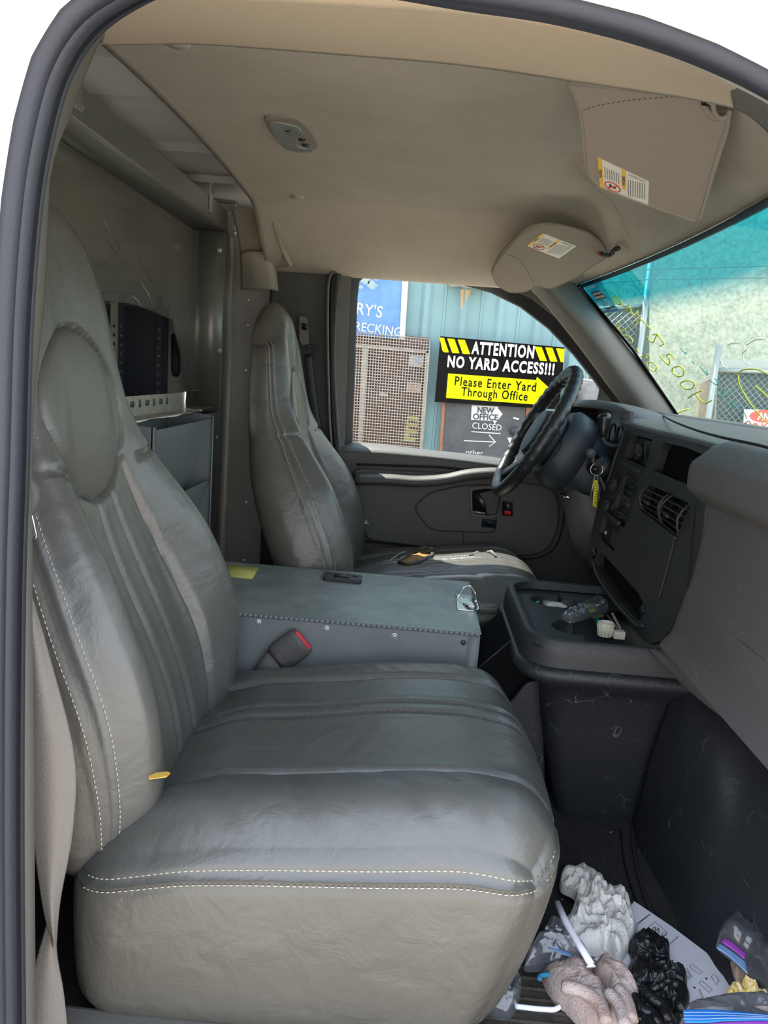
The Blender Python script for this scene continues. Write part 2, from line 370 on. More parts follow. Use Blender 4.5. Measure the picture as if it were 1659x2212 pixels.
# rounded box as a grid, with a deformation and a classifier that names the part of every face
def rmap(h, r, a, b, c):
    p = Vector((a*h[0], b*h[1], c*h[2])); q = Vector([max(-(h[i]-r), min(h[i]-r, p[i])) for i in range(3)])
    d = p-q
    if d.length < 1e-9: return p
    m = max(abs(d.x), abs(d.y), abs(d.z))
    return q+d.normalized()*m if m > 0 else p
def rbox(h, r, n, deform, parts, parent, cls=None, sub=None):
    groups = {}
    for ax in range(3):
        i1, i2 = [(1, 2), (0, 2), (0, 1)][ax]
        for sg in (-1, 1):
            N1, N2 = n[i1], n[i2]; g = []
            for i in range(N1+1):
                for j in range(N2+1):
                    q = [0, 0, 0]; q[ax] = sg
                    # denser toward rounded rims
                    u = 2*i/N1-1; w = 2*j/N2-1
                    q[i1] = math.sin(u*PI/2)*.35+u*.65; q[i2] = math.sin(w*PI/2)*.35+w*.65
                    g.append(tuple(q))
            P = [deform(Vector(q), rmap(h, r, *q)) for q in g]
            for i in range(N1):
                for j in range(N2):
                    k = [i*(N2+1)+j, (i+1)*(N2+1)+j, (i+1)*(N2+1)+j+1, i*(N2+1)+j+1]
                    ctr = sum((Vector(g[t]) for t in k), Vector())/4
                    nm = cls(ctr) if cls else list(parts)[0]
                    G = groups.setdefault(nm, [[], []]); b0 = len(G[0]); G[0] += [P[t] for t in k]; G[1].append((b0, b0+1, b0+2, b0+3))
    out = {}
    for nm, (v, f) in groups.items():
        out[nm] = mk(nm, v, f, parts[nm], parent)
    return out
def dashes(mb, pts, L=.0055, gap=.003, r=.0009, lift=None):
    """stitches along a polyline of points"""
    acc = 0; on = True; cur = [pts[0]]
    i = 0; p = pts[0]; j = 1
    while j < len(pts):
        d = (pts[j]-p).length; need = (L if on else gap)-acc
        if d < need: acc += d; p = pts[j]; j += 1; continue
        q = p+(pts[j]-p)*(need/d) if d > 1e-9 else pts[j]
        if on: mb.tube([cur[0], (cur[0]+q)/2, q], [r*.6, r, r*.6], 5)
        on = not on; acc = 0; p = q; cur = [q]
    return mb

# ================================================================== THE SETTING
# headliner over the cab
def wsx(y): return .435+.125*(1-abs((y-1.65)/.82)**2.2)              # windshield top edge, x and z
def wsz(y): return 1.168+.037*(1-abs((y-1.65)/.82)**2.2)
def ceil_z(x, y):
    b = 1.318-.022*abs((y-1.65)/.6)**2
    b -= .125*sm(2.17, 2.47, y)
    b -= .055*sm(1.12, .97, y)
    x1 = wsx(y); t = sm(x1-.20, x1+.01, x)
    drop = sm(0, .05, (x-.27)*1.55-abs(y-1.68))*.038*sm(.22, .34, x)
    return max(b-drop, 0)*(1-t)+wsz(y)*t
v = []; f = []; NX, NY = 70, 90
for i in range(NX+1):
    for j in range(NY+1):
        y = .97+(2.47-.97)*j/NY; x = -.50+(wsx(y)+.50)*i/NX
        v.append((x, y, ceil_z(x, y)))
for i in range(NX):
    for j in range(NY): f.append((i*(NY+1)+j, i*(NY+1)+j+1, (i+1)*(NY+1)+j+1, (i+1)*(NY+1)+j))
ceiling = mk('ceiling', v, f, 'headliner', thick=0); tag(ceiling, kind='structure')
s = ceiling.modifiers.new('solid', 'SOLIDIFY'); s.thickness = .012; s.offset = 1
# roof skin above it, so that no sky gets in
rf = MB().box((-3.4, .70, 1.36), (.62, 2.62, 1.40)).build('trim_1', 'cargo'); tag(rf, kind='structure')
# soft moulding over the open door (between the headliner's fold and the seal)
def fold(px, py, y): return U(px, py, y=y)
rows = [[(150, 60, .99), (215, 84, .98), (420, 84, .98), (700, 104, .98), (1000, 130, .98), (1250, 166, .98), (1480, 200, .97), (1592, 222, .95)],
        [(165, 42, .88), (225, 55, .88), (420, 50, .88), (700, 62, .88), (1000, 85, .88), (1250, 118, .88), (1480, 158, .88), (1592, 195, .88)],
        [(150, -10, .74), (240, -20, .74), (430, -30, .74), (700, -20, .74), (1000, 0, .74), (1250, 40, .74), (1480, 105, .74), (1610, 160, .76)]]
hd = patch('trim_2', rows, 'header_trim', thick=-.006, sub=7); tag(hd, kind='structure')
# rear door pillar trim, near side
rows = [[(235, -20, .74), (180, 25, .74), (125, 110, .74), (90, 250, .74), (66, 400, .73), (48, 650, .72), (40, 900, .71), (38, 1200, .70), (38, 1600, .70), (42, 2300, .70)],
        [(222, 30, .80), (190, 72, .80), (152, 160, .79), (112, 290, .78), (88, 420, .77), (66, 660, .74), (52, 900, .73), (52, 1200, .72), (58, 1600, .72), (62, 2300, .72)],
        [(214, 78, .86), (200, 90, .86), (165, 175, .86), (133, 262, .85), (100, 325, .85), (84, 640, .85), (60, 900, .84), (58, 1200, .82), (60, 1600, .82), (68, 2300, .82)]]
pt = patch('trim_3', rows, 'trim', thick=-.006, sub=6); tag(pt, kind='structure')
# front door pillar trim, near side, at the frame's right edge
rows = [[(1592, 222, .95), (1640, 250, .93), (1720, 330, .90)], [(1590, 200, .88), (1645, 230, .86), (1730, 300, .84)], [(1580, 140, .78), (1650, 190, .76), (1740, 270, .76)]]
pt = patch('trim_4', rows, 'trim', thick=-.006, sub=4); tag(pt, kind='structure')
# weatherstrips round the open doorway
def seal(nm, px, y, r, m, flat=None):
    o = MB().tube(spline([U(a, b, y=y) for a, b in px], 8), r, 12).build(nm, m); return tag(o, kind='structure')
SP = [(14, 2330), (8, 1800), (10, 1300), (18, 1000), (26, 700), (44, 450), (70, 285), (108, 150), (168, 52), (250, -12), (350, -52), (520, -62), (760, -50), (1000, -12), (1200, 18), (1400, 68), (1560, 128), (1700, 200), (1880, 320), (2050, 480), (2240, 720), (2380, 960), (2440, 1200), (2460, 1600), (2440, 2330)]
seal('trim_5', [(a+16, b+10) for a, b in SP], .66, .0085, 'rubber_d')
seal('trim_6', SP, .64, .0105, 'rubber')
seal('trim_7', [(a-20, b-12) for a, b in SP], .63, .009, 'rubber')
SP3 = [(a+30, b+18) for a, b in SP]
seal('trim_11', SP3, .675, .0065, 'rubber')
# painted body frame outside the seal
ou = []; inn = []
for a, b in SP:
    inn.append(U(a-22, b-14, y=.632))
for i, (a, b) in enumerate(SP):
    k = .25; c = Vector((.25, 0, .75)); p = inn[i]; d = Vector((p.x-c.x, 0, p.z-c.z)).normalized(); ou.append(p+d*k+Vector((0, .05, 0)))
v = inn+ou; n = len(inn); f = [(i, i+1, n+i+1, n+i) for i in range(n-1)]
bf = mk('wall_right', v, f, 'paint', thick=0); tag(bf, kind='structure'); s = bf.modifiers.new('s', 'SOLIDIFY'); s.thickness = .04; s.offset = 0
# floor and door sill
fl = MB().box((-.66, .70, -.05), (.95, 2.62, 0)).build('floor', 'carpet', smooth=False); tag(fl, kind='structure')
tag(MB().box((-3.4, .70, -.05), (-.66, 2.62, 0)).build('floor', 'cargo', smooth=False), kind='structure')
sill = MB().box((-.60, .70, .0), (.22, .86, .03)).build('trim_8', 'trim', bevel=.01); tag(sill, kind='structure')
# near body side behind the doorway and cargo shell
MBc = MB().box((-3.4, .66, -.05), (-.52, .72, 1.36)); o = MBc.build('wall_right', 'cargo'); tag(o, kind='structure')
o = MB().box((-3.4, 2.60, -.05), (-.36, 2.66, 1.40)).build('wall_left', 'cargo', smooth=False); tag(o, kind='structure')
# ribs on the cargo roof and side
for i, x in enumerate((-.74, -1.0, -1.3, -1.62, -1.95)):
    b = MB(); w = .035
    b.prism([(x-w, .72, 1.36), (x-w*.5, .72, 1.325), (x+w*.5, .72, 1.325), (x+w, .72, 1.36)], (0, 1.88, 0))
    tag(b.build('trim_%d' % (20+i), 'cargo', smooth=False), kind='structure')
b = MB()
for yy in (1.05, 1.35, 1.6, 1.9, 2.2): b.prism([(-3.3, yy-.02, 1.362), (-3.3, yy, 1.345), (-3.3, yy+.02, 1.362)], (2.8, 0, 0))
tag(b.build('trim_30', 'cargo', smooth=False), kind='structure')
# far side rib structure seen through the partition (pillar with a slot)
b = MB(); b.prism([(-1.42, 2.60, .1), (-1.2, 2.60, .1), (-1.35, 2.60, 1.36), (-1.62, 2.60, 1.36)], (0, -.06, 0)); b.box((-3.3, 2.50, 1.10), (-.7, 2.6, 1.22)); b.box((-3.3, 2.54, .85), (-.7, 2.6, .90))
tag(b.build('trim_31', 'cargo', bevel=.01), kind='structure')
b = MB(); b.prism(rounded([Vector(p) for p in [(-1.36, 2.538, .62), (-1.30, 2.538, .62), (-1.36, 2.538, .92), (-1.42, 2.538, .92)]], .03), (0, -.004, 0)); tag(b.build('trim_32', 'cargo_d'), kind='structure')
# rear end; two unseen door windows added to let light into the cargo space
b = MB(); b.box((-3.44, .66, -.05), (-3.40, 2.66, .62)).box((-3.44, .66, 1.12), (-3.40, 2.66, 1.40)).box((-3.44, .66, .62), (-3.40, .85, 1.12)).box((-3.44, 1.55, .62), (-3.40, 1.75, 1.12)).box((-3.44, 2.45, .62), (-3.40, 2.66, 1.12))
tag(b.build('wall_back', 'cargo', smooth=False), kind='structure')
for i, (a, c) in enumerate(((.85, 1.55), (1.75, 2.45))): tag(box('window_%d' % (i+3), (-3.425, a, .62), (-3.42, c, 1.12), 'glass', bevel=0), kind='structure')
# firewall
o = MB().box((.93, .66, -.05), (.97, 2.62, .80)).build('wall_front', 'black_pl', smooth=False); tag(o, kind='structure')

# near side jamb ahead of the doorway
o = MB().box((.60, .68, -.05), (.97, .74, .80)).build('wall_right', 'trim', bevel=.01); tag(o, kind='structure')
tag(MB().tube([Vector((.60, .72, .80)), Vector((.52, .74, .98)), Vector((.41, .80, 1.17)), Vector((.36, .84, 1.22))], [(.03, .05)]*4, 12, flat=(0, 1, 0)).build('trim_36', 'trim'), kind='structure')
# ---- far side: pillar, door, window
YD = 2.47
rows = [[(588, 560, 2.46), (640, 566, 2.46), (700, 572, 2.46), (735, 578, 2.44)],
        [(575, 760, 2.50), (630, 760, 2.49), (690, 760, 2.47), (722, 760, 2.44)],
        [(570, 950, 2.50), (630, 950, 2.49), (700, 955, 2.47), (732, 960, 2.44)],
        [(560, 1250, 2.50), (640, 1250, 2.50), (700, 1250, 2.49), (760, 1250, 2.47)]]
tag(patch('wall_left', rows, 'door', thick=.01), kind='structure')
# beige upper rear pillar trims
rows = [[(500, 452, 2.40), (530, 450, 2.38), (560, 455, 2.36), (585, 470, 2.33)], [(515, 520, 2.44), (550, 520, 2.42), (585, 520, 2.38), (605, 525, 2.34)], [(520, 585, 2.48), (560, 585, 2.46), (600, 580, 2.42), (628, 574, 2.38)]]
tag(patch('trim_9', rows, 'beige_pl', thick=.012), kind='structure')
tag(MB().tube(spline([U(a, b, y=2.27) for a, b in ((556, 452), (584, 466), (597, 500), (612, 545), (628, 574))], 6), .0045, 8).build('trim_10', 'beige_pl'), kind='structure')
rows = [[(520, 548, 2.42), (545, 543, 2.40), (580, 550, 2.40), (597, 580, 2.43)], [(520, 590, 2.46), (550, 590, 2.42), (585, 590, 2.41), (600, 610, 2.44)], [(520, 626, 2.48), (550, 626, 2.44), (585, 626, 2.43), (602, 630, 2.46)]]
tag(patch('trim_12', rows, 'beige_pl', thick=.012), kind='structure')
tag(MB().tube(spline([U(a, b, y=2.44) for a, b in ((736, 575), (722, 590), (716, 640), (716, 800), (724, 960), (750, 1080))], 6), .008, 10).build('trim_13', 'rubber_d'), kind='structure')
tag(MB().tube(spline([U(a, b, y=2.43) for a, b in ((728, 582), (712, 600), (708, 660), (709, 800), (716, 960), (736, 1060))], 6), .004, 8).build('trim_14', 'trim'), kind='structure')

drv = thing('door_1', None, None, (0, 2.5, .0)); tag(drv, kind='structure')
win_in = [(760, 957), (763, 860), (767, 740), (771, 640), (775, 606), (788, 594), (880, 598), (990, 611), (1060, 630), (1125, 662), (1185, 708), (1240, 765), (1290, 828), (1325, 885), (1340, 940), (1330, 1008), (1200, 998), (1000, 980)]
win_mid = [(744, 962), (747, 860), (751, 740), (756, 636), (760, 594), (776, 578), (880, 581), (1000, 594), (1078, 612), (1148, 645), (1208, 692), (1262, 748), (1312, 812), (1352, 878), (1368, 940), (1360, 1028), (1200, 1008), (1000, 990)]
win_out = [(722, 966), (722, 860), (726, 740), (730, 640), (738, 590), (764, 566), (880, 566), (1010, 580), (1090, 598), (1165, 632), (1225, 680), (1280, 738), (1335, 805), (1380, 878), (1400, 940), (1400, 1060), (1200, 1030), (1000, 1012)]
pin = [U(a, b, y=2.50) for a, b in win_in]; pmid = [U(a, b, y=2.47) for a, b in win_mid]; pout = [U(a, b, y=2.46) for a, b in win_out]
ringframe('window_seal', pmid, pin, (0, .03, 0), 'rubber_d', drv, sharp=40)
ringframe('window_surround', pout, [p+Vector((0, -.006, 0)) for p in pmid], (0, .05, 0), 'trim', drv, sharp=40)
wdw = mk('window_2', [p+Vector((0, .02, 0)) for p in pin], [tuple(range(len(pin)))], 'glass', smooth=False); tag(wdw, kind='structure')
# door panel sheet: sill ledge down to the floor
rows = [[(700, 952, 2.50), (820, 960, 2.50), (950, 974, 2.50), (1100, 990, 2.50), (1250, 1004, 2.50), (1420, 1015, 2.50)],
        [(700, 968, 2.45), (820, 972, 2.45), (950, 984, 2.45), (1100, 1002, 2.45), (1250, 1018, 2.45), (1420, 1030, 2.45)],
        [(700, 985, 2.435), (820, 995, 2.435), (950, 1003, 2.435), (1100, 1020, 2.435), (1250, 1036, 2.435), (1420, 1050, 2.435)],
        [(700, 1060, 2.45), (820, 1070, 2.45), (950, 1080, 2.45), (1100, 1090, 2.45), (1250, 1100, 2.45), (1420, 1110, 2.45)],
        [(700, 1200, 2.46), (820, 1200, 2.46), (950, 1210, 2.46), (1100, 1215, 2.46), (1250, 1220, 2.46), (1420, 1230, 2.46)],
        [(700, 1420, 2.48), (820, 1420, 2.48), (950, 1420, 2.48), (1100, 1425, 2.48), (1250, 1430, 2.48), (1420, 1440, 2.48)]]
patch('door_panel', rows, 'door', drv, thick=.01)
PD = PY(2.44)
b = pp(MB(), [(760, 1010), (1000, 1022), (1075, 1030), (1115, 1040), (1185, 1050), (1205, 1075), (1208, 1130), (1190, 1180), (1160, 1198), (1100, 1200), (1000, 1192), (790, 1165)], PD, -.02, .012, rnd=.03)
b.build('lower_insert', 'door', drv, bevel=.006)
# upper sculpted crease, arm rest, pull
MB().tube(spline([U(a, b, y=2.432) for a, b in ((770, 1003), (850, 1006), (960, 1010), (1040, 1020), (1120, 1030))], 6), .0035, 8).build('panel_crease', 'rubber_d', drv)
b = MB(); A = [((768, 1035), .016, .02), ((840, 1036), .016, .03), ((900, 1040), .014, .04), ((960, 1036), .014, .05), ((1010, 1026), .018, .05), ((1060, 1022), .016, .045), ((1085, 1024), .012, .03)]
b.tube(spline([U(p[0][0], p[0][1], y=2.405) for p in A], 5), [(.018, .036)]*(5*(len(A)-1)+1), 14, flat=(0, 0, 1)); b.build('armrest', 'door', drv)
b = MB(); b.tube(spline([U(a, c, y=2.415) for a, c in ((770, 1033), (830, 1034), (893, 1036))], 5), [(.012, .03)]*11, 12, flat=(0, 0, 1)); b.build('armrest_pad', 'trim', drv)
pp(MB(), [(890, 1095), (925, 1062), (1000, 1045), (1070, 1045), (1072, 1150), (930, 1145)], PD, .010, .022, rnd=.03).build('pull_pocket', 'door', drv, bevel=.006)
pp(MB(), [(1012, 1050), (1060, 1045), (1078, 1060), (1078, 1108), (1062, 1118), (1016, 1112)], PD, .020, .028, rnd=.01).build('handle_bezel', 'trim', drv, bevel=.003)
pp(MB(), [(1018, 1056), (1058, 1052), (1070, 1064), (1070, 1104), (1058, 1111), (1020, 1106)], PD, .028, .030, rnd=.01).build('handle_recess', 'black_gl', drv)
h = pp(MB(), [(1030, 1060), (1070, 1052), (1078, 1075), (1070, 1108), (1048, 1108), (1044, 1080)], PD, .030, .048, rnd=.01).build('door_handle', 'black_pl', drv, bevel=.004)
MB().tube([UP(1016, 1100, PD, .04), UP(1046, 1104, PD, .045)], .004, 8).build('latch_lever', 'galv', drv)
s_ = pp(MB(), [(1084, 1080), (1105, 1083), (1105, 1112), (1083, 1110)], PD, .020, .028, rnd=.004).build('lock_switch', 'black_gl', drv)
pp(MB(), [(1088, 1099), (1101, 1101), (1101, 1109), (1087, 1107)], PD, .028, .032, rnd=.002).build('lock_button', 'red', s_)
s_ = pp(MB(), [(1040, 1118), (1072, 1120), (1070, 1137), (1038, 1135)], PD, .020, .027, rnd=.004).build('window_switch', 'black_pl', drv)
pp(MB(), [(1047, 1122), (1064, 1123), (1063, 1131), (1046, 1130)], PD, .027, .034, rnd=.002).build('window_button', 'black_gl', s_)
MB().tube(spline([U(a, b, y=2.425) for a, b in ((1003, 1110), (1001, 1150), (1001, 1195))], 4), .0012, 6).build('panel_gap', 'rubber_d', drv)
MB().tube(spline([U(a, b, y=2.44) for a, b in ((790, 1170), (900, 1182), (1000, 1196), (1100, 1206), (1165, 1204), (1200, 1180), (1216, 1130), (1222, 1060))], 6), .0025, 6).build('panel_groove', 'rubber_d', drv)

# A pillar trim, far side, and mirror corner
rows = [[(1100, 590, 2.38), (1160, 640, 2.40), (1235, 730, 2.41), (1310, 830, 2.42), (1352, 890, 2.42), (1375, 960, 2.42)],
        [(1130, 584, 2.33), (1185, 628, 2.36), (1262, 712, 2.37), (1345, 815, 2.38), (1392, 880, 2.38), (1420, 950, 2.38)],
        [(1170, 578, 2.33), (1215, 618, 2.37), (1290, 700, 2.38), (1375, 800, 2.40), (1430, 872, 2.40), (1465, 940, 2.40)],
        [(1200, 570, 2.36), (1243, 612, 2.41), (1312, 694, 2.43), (1402, 802, 2.44), (1460, 885, 2.44), (1500, 950, 2.44)]]
tag(patch('trim_15', rows, 'trim', thick=.012), kind='structure')
rows = [[(1296, 835, 2.47), (1330, 880, 2.46), (1352, 930, 2.45)], [(1288, 870, 2.47), (1315, 900, 2.46), (1345, 950, 2.45)], [(1262, 960, 2.47), (1300, 960, 2.46), (1340, 980, 2.45)], [(1255, 1020, 2.47), (1300, 1020, 2.46), (1340, 1020, 2.45)]]
tag(patch('trim_16', rows, 'trim', thick=.01, sub=4), kind='structure')

# windshield
NW = 30; v = []; f = []
for j in range(NW+1):
    y = .86+(2.43-.86)*j/NW
    for i in range(13):
        t = i/12; xb = .80+.13*(1-abs((y-1.65)/.82)**2.2); zb = .80
        v.append((wsx(y)*(1-t)+xb*t, y, wsz(y)*(1-t)+zb*t+.012*math.sin(PI*t)))
for j in range(NW):
    for i in range(12): f.append((j*13+i, (j+1)*13+i, (j+1)*13+i+1, j*13+i+1))
wshield = mk('window_1', v, f, 'wglass', thick=0); tag(wshield, kind='structure')
# shift object origin to world zero so the tint band's height is in world units
for vt in wshield.data.vertices: vt.co += wshield.location
wshield.location = (0, 0, 0)
b = MB()
b.tube([Vector((wsx(y)+.004, y, wsz(y)-.006)) for y in [.86+1.57*k/24 for k in range(25)]], [(.003, .014)]*25, 8, flat=(0, 0, 1))
p0 = Vector((wsx(2.43), 2.42, wsz(2.43))); p1 = Vector((.80, 2.42, .80)); b.tube([p0, (p0+p1)/2+Vector((.008, 0, .008)), p1], [(.003, .012)]*3, 8, flat=(.7, 0, .7))
tag(b.build('trim_17', 'rubber_d'), kind='structure')
def WS(px, py, off=-.004):
    """the point seen at a pixel on the windshield"""
    d = ray(px, py); t = .8
    while t < 4:
        p = CAM+d*t
        # distance ahead of the glass surface at this y
        xa, za = wsx(min(2.43, max(.86, p.y))), wsz(min(2.43, max(.86, p.y))); xb = .80+.13*(1-abs((min(2.43, max(.86, p.y))-1.65)/.82)**2.2); zb = .80
        k = (za-p.z)/(za-zb); k = max(-.3, min(1.3, k)); xg = xa+(xb-xa)*k+.012*math.sin(PI*max(0, min(1, k)))*.9
        if p.x > xg+off: return p
        t += .002
    return CAM+d*2.4

# ================================================================== SEATS
def make_seat(name, label, loc, L, recline, worn=False, cush_w=.285, cush_h=.12, cx=.305, back_x=-.31, front_z=0, base_z=.06):
    t = thing(name, label, 'seat', loc)
    X0, Y0, Z0 = loc
    # ---------------- cushion
    h = (cx, cush_w, cush_h); r = .075
    ch = [.085, .225]                       # the two channel seams (y / half width)
    def cdef(q, p):
        a, b, c = q; x, y, z = p
        top = sm(.2, 1, c)
        plan = (1-(abs(b))**2.6*.10-.02*b)                  # front edge bows forward in the middle
        fr = sm(.2, 1, a)
        x2 = x+fr*(plan-1)*.30
        # undercut front and near side
        low = max(0, (cush_h-z)/(2*cush_h))
        x2 -= fr*.085*low**1.7
        y2 = y*(1-.01*low)+(-.012*math.sin(PI*min(1, low*1.2)) if b < -.5 else 0)*1
        zz = z
        if c > .3:
            zz += top*(.016*gs(b, .84, .2)+.022*gs(b, -.72, .2)+.008*math.cos(b*3))*sm(-1.05, -.6, a)
            zz += top*.012*gs(a, .35, .6)
            zz -= top*.022*sm(.55, 1.1, a)
            zz -= top*.02*sm(-.4, -1., a)*(abs(b) < .6)
            fade = sm(1.25, .9, a)
            for s0 in ch: zz -= top*.0075*gs(b, s0+.06*sm(.2, 1, a)*(s0-.1), .013)*fade; zz += top*.002*(gs(b, s0-.05, .04)+gs(b, s0+.05, .04))*fade
            for s0 in (-.50, .63): zz -= top*.015*gs(b, s0, .019)*fade
            # creases raking off the near bolster seam
            if b < -.45:
                w = sm(-.45, -.6, b)*sm(-1, -.8, b)
                for k, (ka, kk) in enumerate(((-.45, .7), (-.1, .55), (.35, .8), (.6, .5))): zz -= top*.0028*w*gs(a+(b+.75)*kk, ka, .05)
            if b > .6:
                w = sm(.6, .75, b)
                for k in range(9): zz -= top*.0016*w*gs(a+(b-.8)*.9, -.2+k*.11, .018)
        hf = (z+cush_h)/(2*cush_h); zz += hf*(.030*(x/cx)-.006)-hf*.022*sm(-.45, -1, a)
        # piping seam round the top edge
        if c < .95:
            d = z-(cush_h-.052)
            if abs(b) > .85 or a > .85:
                g_ = .0042*(gs(d, .006, .0035)+gs(d, -.006, .0035))-.0026*gs(d, 0, .004)
                if b < -.85: y2 += g_
                elif b > .85: y2 -= g_
                if a > .85: x2 -= g_
        n = noise.noise(Vector((x*6, y*6, z*6+X0*9)))*.004
        return Vector((X0+x2, Y0+y2, Z0+base_z+cush_h+zz+n*top)) if True else None
    def ccls(q):
        a, b, c = q
        if q.z < -.98: return 'seat_base'
        zc = rmap(h, r, a, b, c).z
        if zc < cush_h-.052 and (abs(b) > .85 or abs(a) > .85): return 'side_skirt'
        return 'cushion'
    parts = rbox(h, r, (110, 130, 46), cdef, {'cushion': M['leather'], 'side_skirt': M['leather_side'], 'seat_base': M['black_pl']}, t, ccls)
    def cpt(a, b, c, off=0):
        q = Vector((a, b, c)); p = cdef(q, rmap(h, r, *q)); e = .002
        if off:
            ctr = Vector((X0, Y0, Z0+.06+cush_h*.6)); d = (p-ctr); d = Vector((d.x/h[0], d.y/h[1], d.z/h[2]*1.2)).normalized(); p = p+d*off
        return p
    def solve_c(zt, a=0, b=-1):
        lo, hi = -1., 1.
        for _ in range(25):
            m_ = (lo+hi)/2
            if rmap(h, r, a, b, m_).z < zt: lo = m_
            else: hi = m_
        return lo
    for dz in (.0078, -.0082):
        zt = cush_h-.052+dz
        pth = [cpt(a/80, -1, solve_c(zt, a/80, -1), .0012) for a in range(-76, 81)]+[cpt(1, b/40, solve_c(zt, 1, b/40), .0012) for b in range(-39, 12)]
        st = MB(); dashes(st, pth, L=.0050, gap=.0028, r=.0009); st.build('edge_stitching', 'thread', parts['cushion'])
    for s0 in ch:
        st = MB(); dashes(st, [cpt(a/40, s0+.018+.06*sm(.2, 1, a/40)*(s0-.1), 1, .0006) for a in range(-30, 37)], L=.0045, gap=.004, r=.0006); st.build('channel_stitching', 'thread_g', parts['cushion'])
    # ---------------- backrest
    ZB = .13; hb = (.062, .262, L/2); rb = .058
    def tab(T, u):
        if u <= T[0][0]: return T[0][1]
        for (a0, v0), (a1, v1) in zip(T, T[1:]):
            if u <= a1: return v0+(v1-v0)*sm(a0, a1, u) if False else v0+(v1-v0)*(u-a0)/(a1-a0)
        return T[-1][1]
    SPX = [(0, -.245), (.14, -.245), (.24, -.262), (.34, -.30), (.45, -.350), (.55, -.388), (.66, -.412), (.78, -.428), (.90, -.442), (1, -.462)]
    def spx(u): return sum(tab(SPX, u+d) for d in (-.05, -.025, 0, .025, .05))/5
    HW = [(0, .235), (.12, .262), (.30, .278), (.42, .27), (.52, .245), (.60, .212), (.70, .185), (.82, .160), (.92, .135), (1, .115)]
    def half(u): return sum(tab(HW, u+d) for d in (-.04, -.02, 0, .02, .04))/5
    BO = [(0, .005), (.1, .012), (.2, .035), (.32, .068), (.45, .070), (.56, .045), (.62, .022), (.75, .008), (1, 0)]
    def bof(u): return sum(tab(BO, u+d) for d in (-.04, -.02, 0, .02, .04))/5
    UC, UH, UW = .682, .126, .130
    def dell(u, vv):
        d = (u-UC)/UH; vv = vv+.018; w = UW*(1-.12*abs(d)**2) if d < 0 else UW*(1-.12*d*d)
        return math.sqrt(d*d+(vv/max(.02, w))**2) if True else 0
    def bdef(q, p):
        a, b, c = q; n, v_, s0 = p; u = (s0+L/2)/L
        vn = v_/.262; vv = v_*half(u)/.262
        zz = ZB+u*L-sm(.84, 1., u)*.085*abs(vn)**2.2+sm(.12, 0, u)*.05*abs(vn)**2
        fr = sm(-.2, .8, n/.062)
        thick = .115+.03*math.sin(PI*min(1, u*1.6))-.030*sm(.6, 1, u)
        nn = (n-.062)*thick/.124                      # 0 at the front face, negative toward the rear
        nn += fr*bof(u)*sm(.36, .80, abs(vn))*(1-.35*sm(.86, 1, abs(vn)))
        nn -= fr*.012*sm(.5, 1, abs(vn))*sm(.60, .7, u)
        nn -= fr*.020*sm(.80, 1, abs(vn))**2
        de = dell(u, vv)
        if fr > .5 and abs(de-1) < .03:
            zz += ((UC+(u-UC)/de)-u)*L; vv = (vv+.018)/de-.018; de = 1.
        if fr > 0:
            nn -= fr*.009*gs(de, 1, .032)
            if de < 1: nn += fr*.012*(1-de**3)
            if u < UC:
                fd = sm(.02, .08, u)
                for s1 in (-.12, .12):
                    w_ = s1*(1+.3*sm(.5, 0, u))
                    nn -= fr*.006*gs(vn, w_, .016)*fd*sm(1.0, 1.15, de); nn += fr*.0022*(gs(vn, w_-.055, .04)+gs(vn, w_+.055, .04))*fd*sm(1.0, 1.2, de)
                for s1 in (-.50, .50): nn -= fr*.015*gs(vn, s1*(1-.12*sm(.3, .6, u)), .022)*sm(1.0, 1.15, de)*sm(.64, .58, u)
            nn -= fr*.007*gs(zz, ZB+.600*L+.05*(abs(vn)-.6), .0050)*sm(.55, .62, abs(vn))*(de > 1)
        e = n-.038
        if abs(b) > .8 and u < 1.:
            g_ = .0035*(gs(e, .004, .0024)+gs(e, -.004, .0024))-.002*gs(e, 0, .0026)
            vv += math.copysign(g_*sm(.95, .86, u), b)
        if abs(b) > .7: vv += math.copysign(.016*math.sin(PI*min(1, u*1.7))*(1-abs(n)/.08), b)
        nn += noise.noise(Vector((zz*7, vn*3+X0*5, 1.7)))*.003*fr
        t0 = Vector((spx(u+.03)-spx(u-.03), 0, .06*L)).normalized(); N_ = Vector((t0.z, 0, -t0.x))
        return Vector((X0+spx(u), Y0+vv, Z0+zz))+N_*nn
    def bcls(q):
        n, v_, s0 = rmap(hb, rb, *q); u = (s0+L/2)/L; vv = v_*half(u)/.262
        if n > 0 and q.x > .3 and dell(u, vv) < 1: return 'headrest_pad'
        if n < .038 and (abs(q.y) > .8 or q.x < 0 or q.z < -.9 or q.z > .95): return 'side_panel'
        if q.y < -.50 and u < .605: return 'near_bolster'
        if q.y > .50 and u < .605: return 'far_bolster'
        return 'backrest'
    bp_ = rbox(hb, rb, (34, 130, 220), bdef, {'backrest': M['leather'], 'headrest_pad': M['pad'], 'side_panel': M['leather_side'], 'near_bolster': M['leather'], 'far_bolster': M['leather']}, t, bcls)
    def bpt(n, c, off):
        q = Vector((0, -1, c)); lo, hi = -1., 1.
        for _ in range(25):
            m_ = (lo+hi)/2
            if rmap(hb, rb, m_, -1, c).x < n: lo = m_
            else: hi = m_
        q.x = lo; p = bdef(q, rmap(hb, rb, *q)); return p+Vector((.5, -1, 0)).normalized()*off
    for nm_, dn in (('bolster_stitching', .0066), ('bolster_stitching', -.0035)):
        st = MB(); dashes(st, [bpt(.038+dn, c/60, .0012) for c in range(-58, 57)], L=.0050, gap=.0028, r=.0009); st.build(nm_, 'thread', bp_['side_panel'])
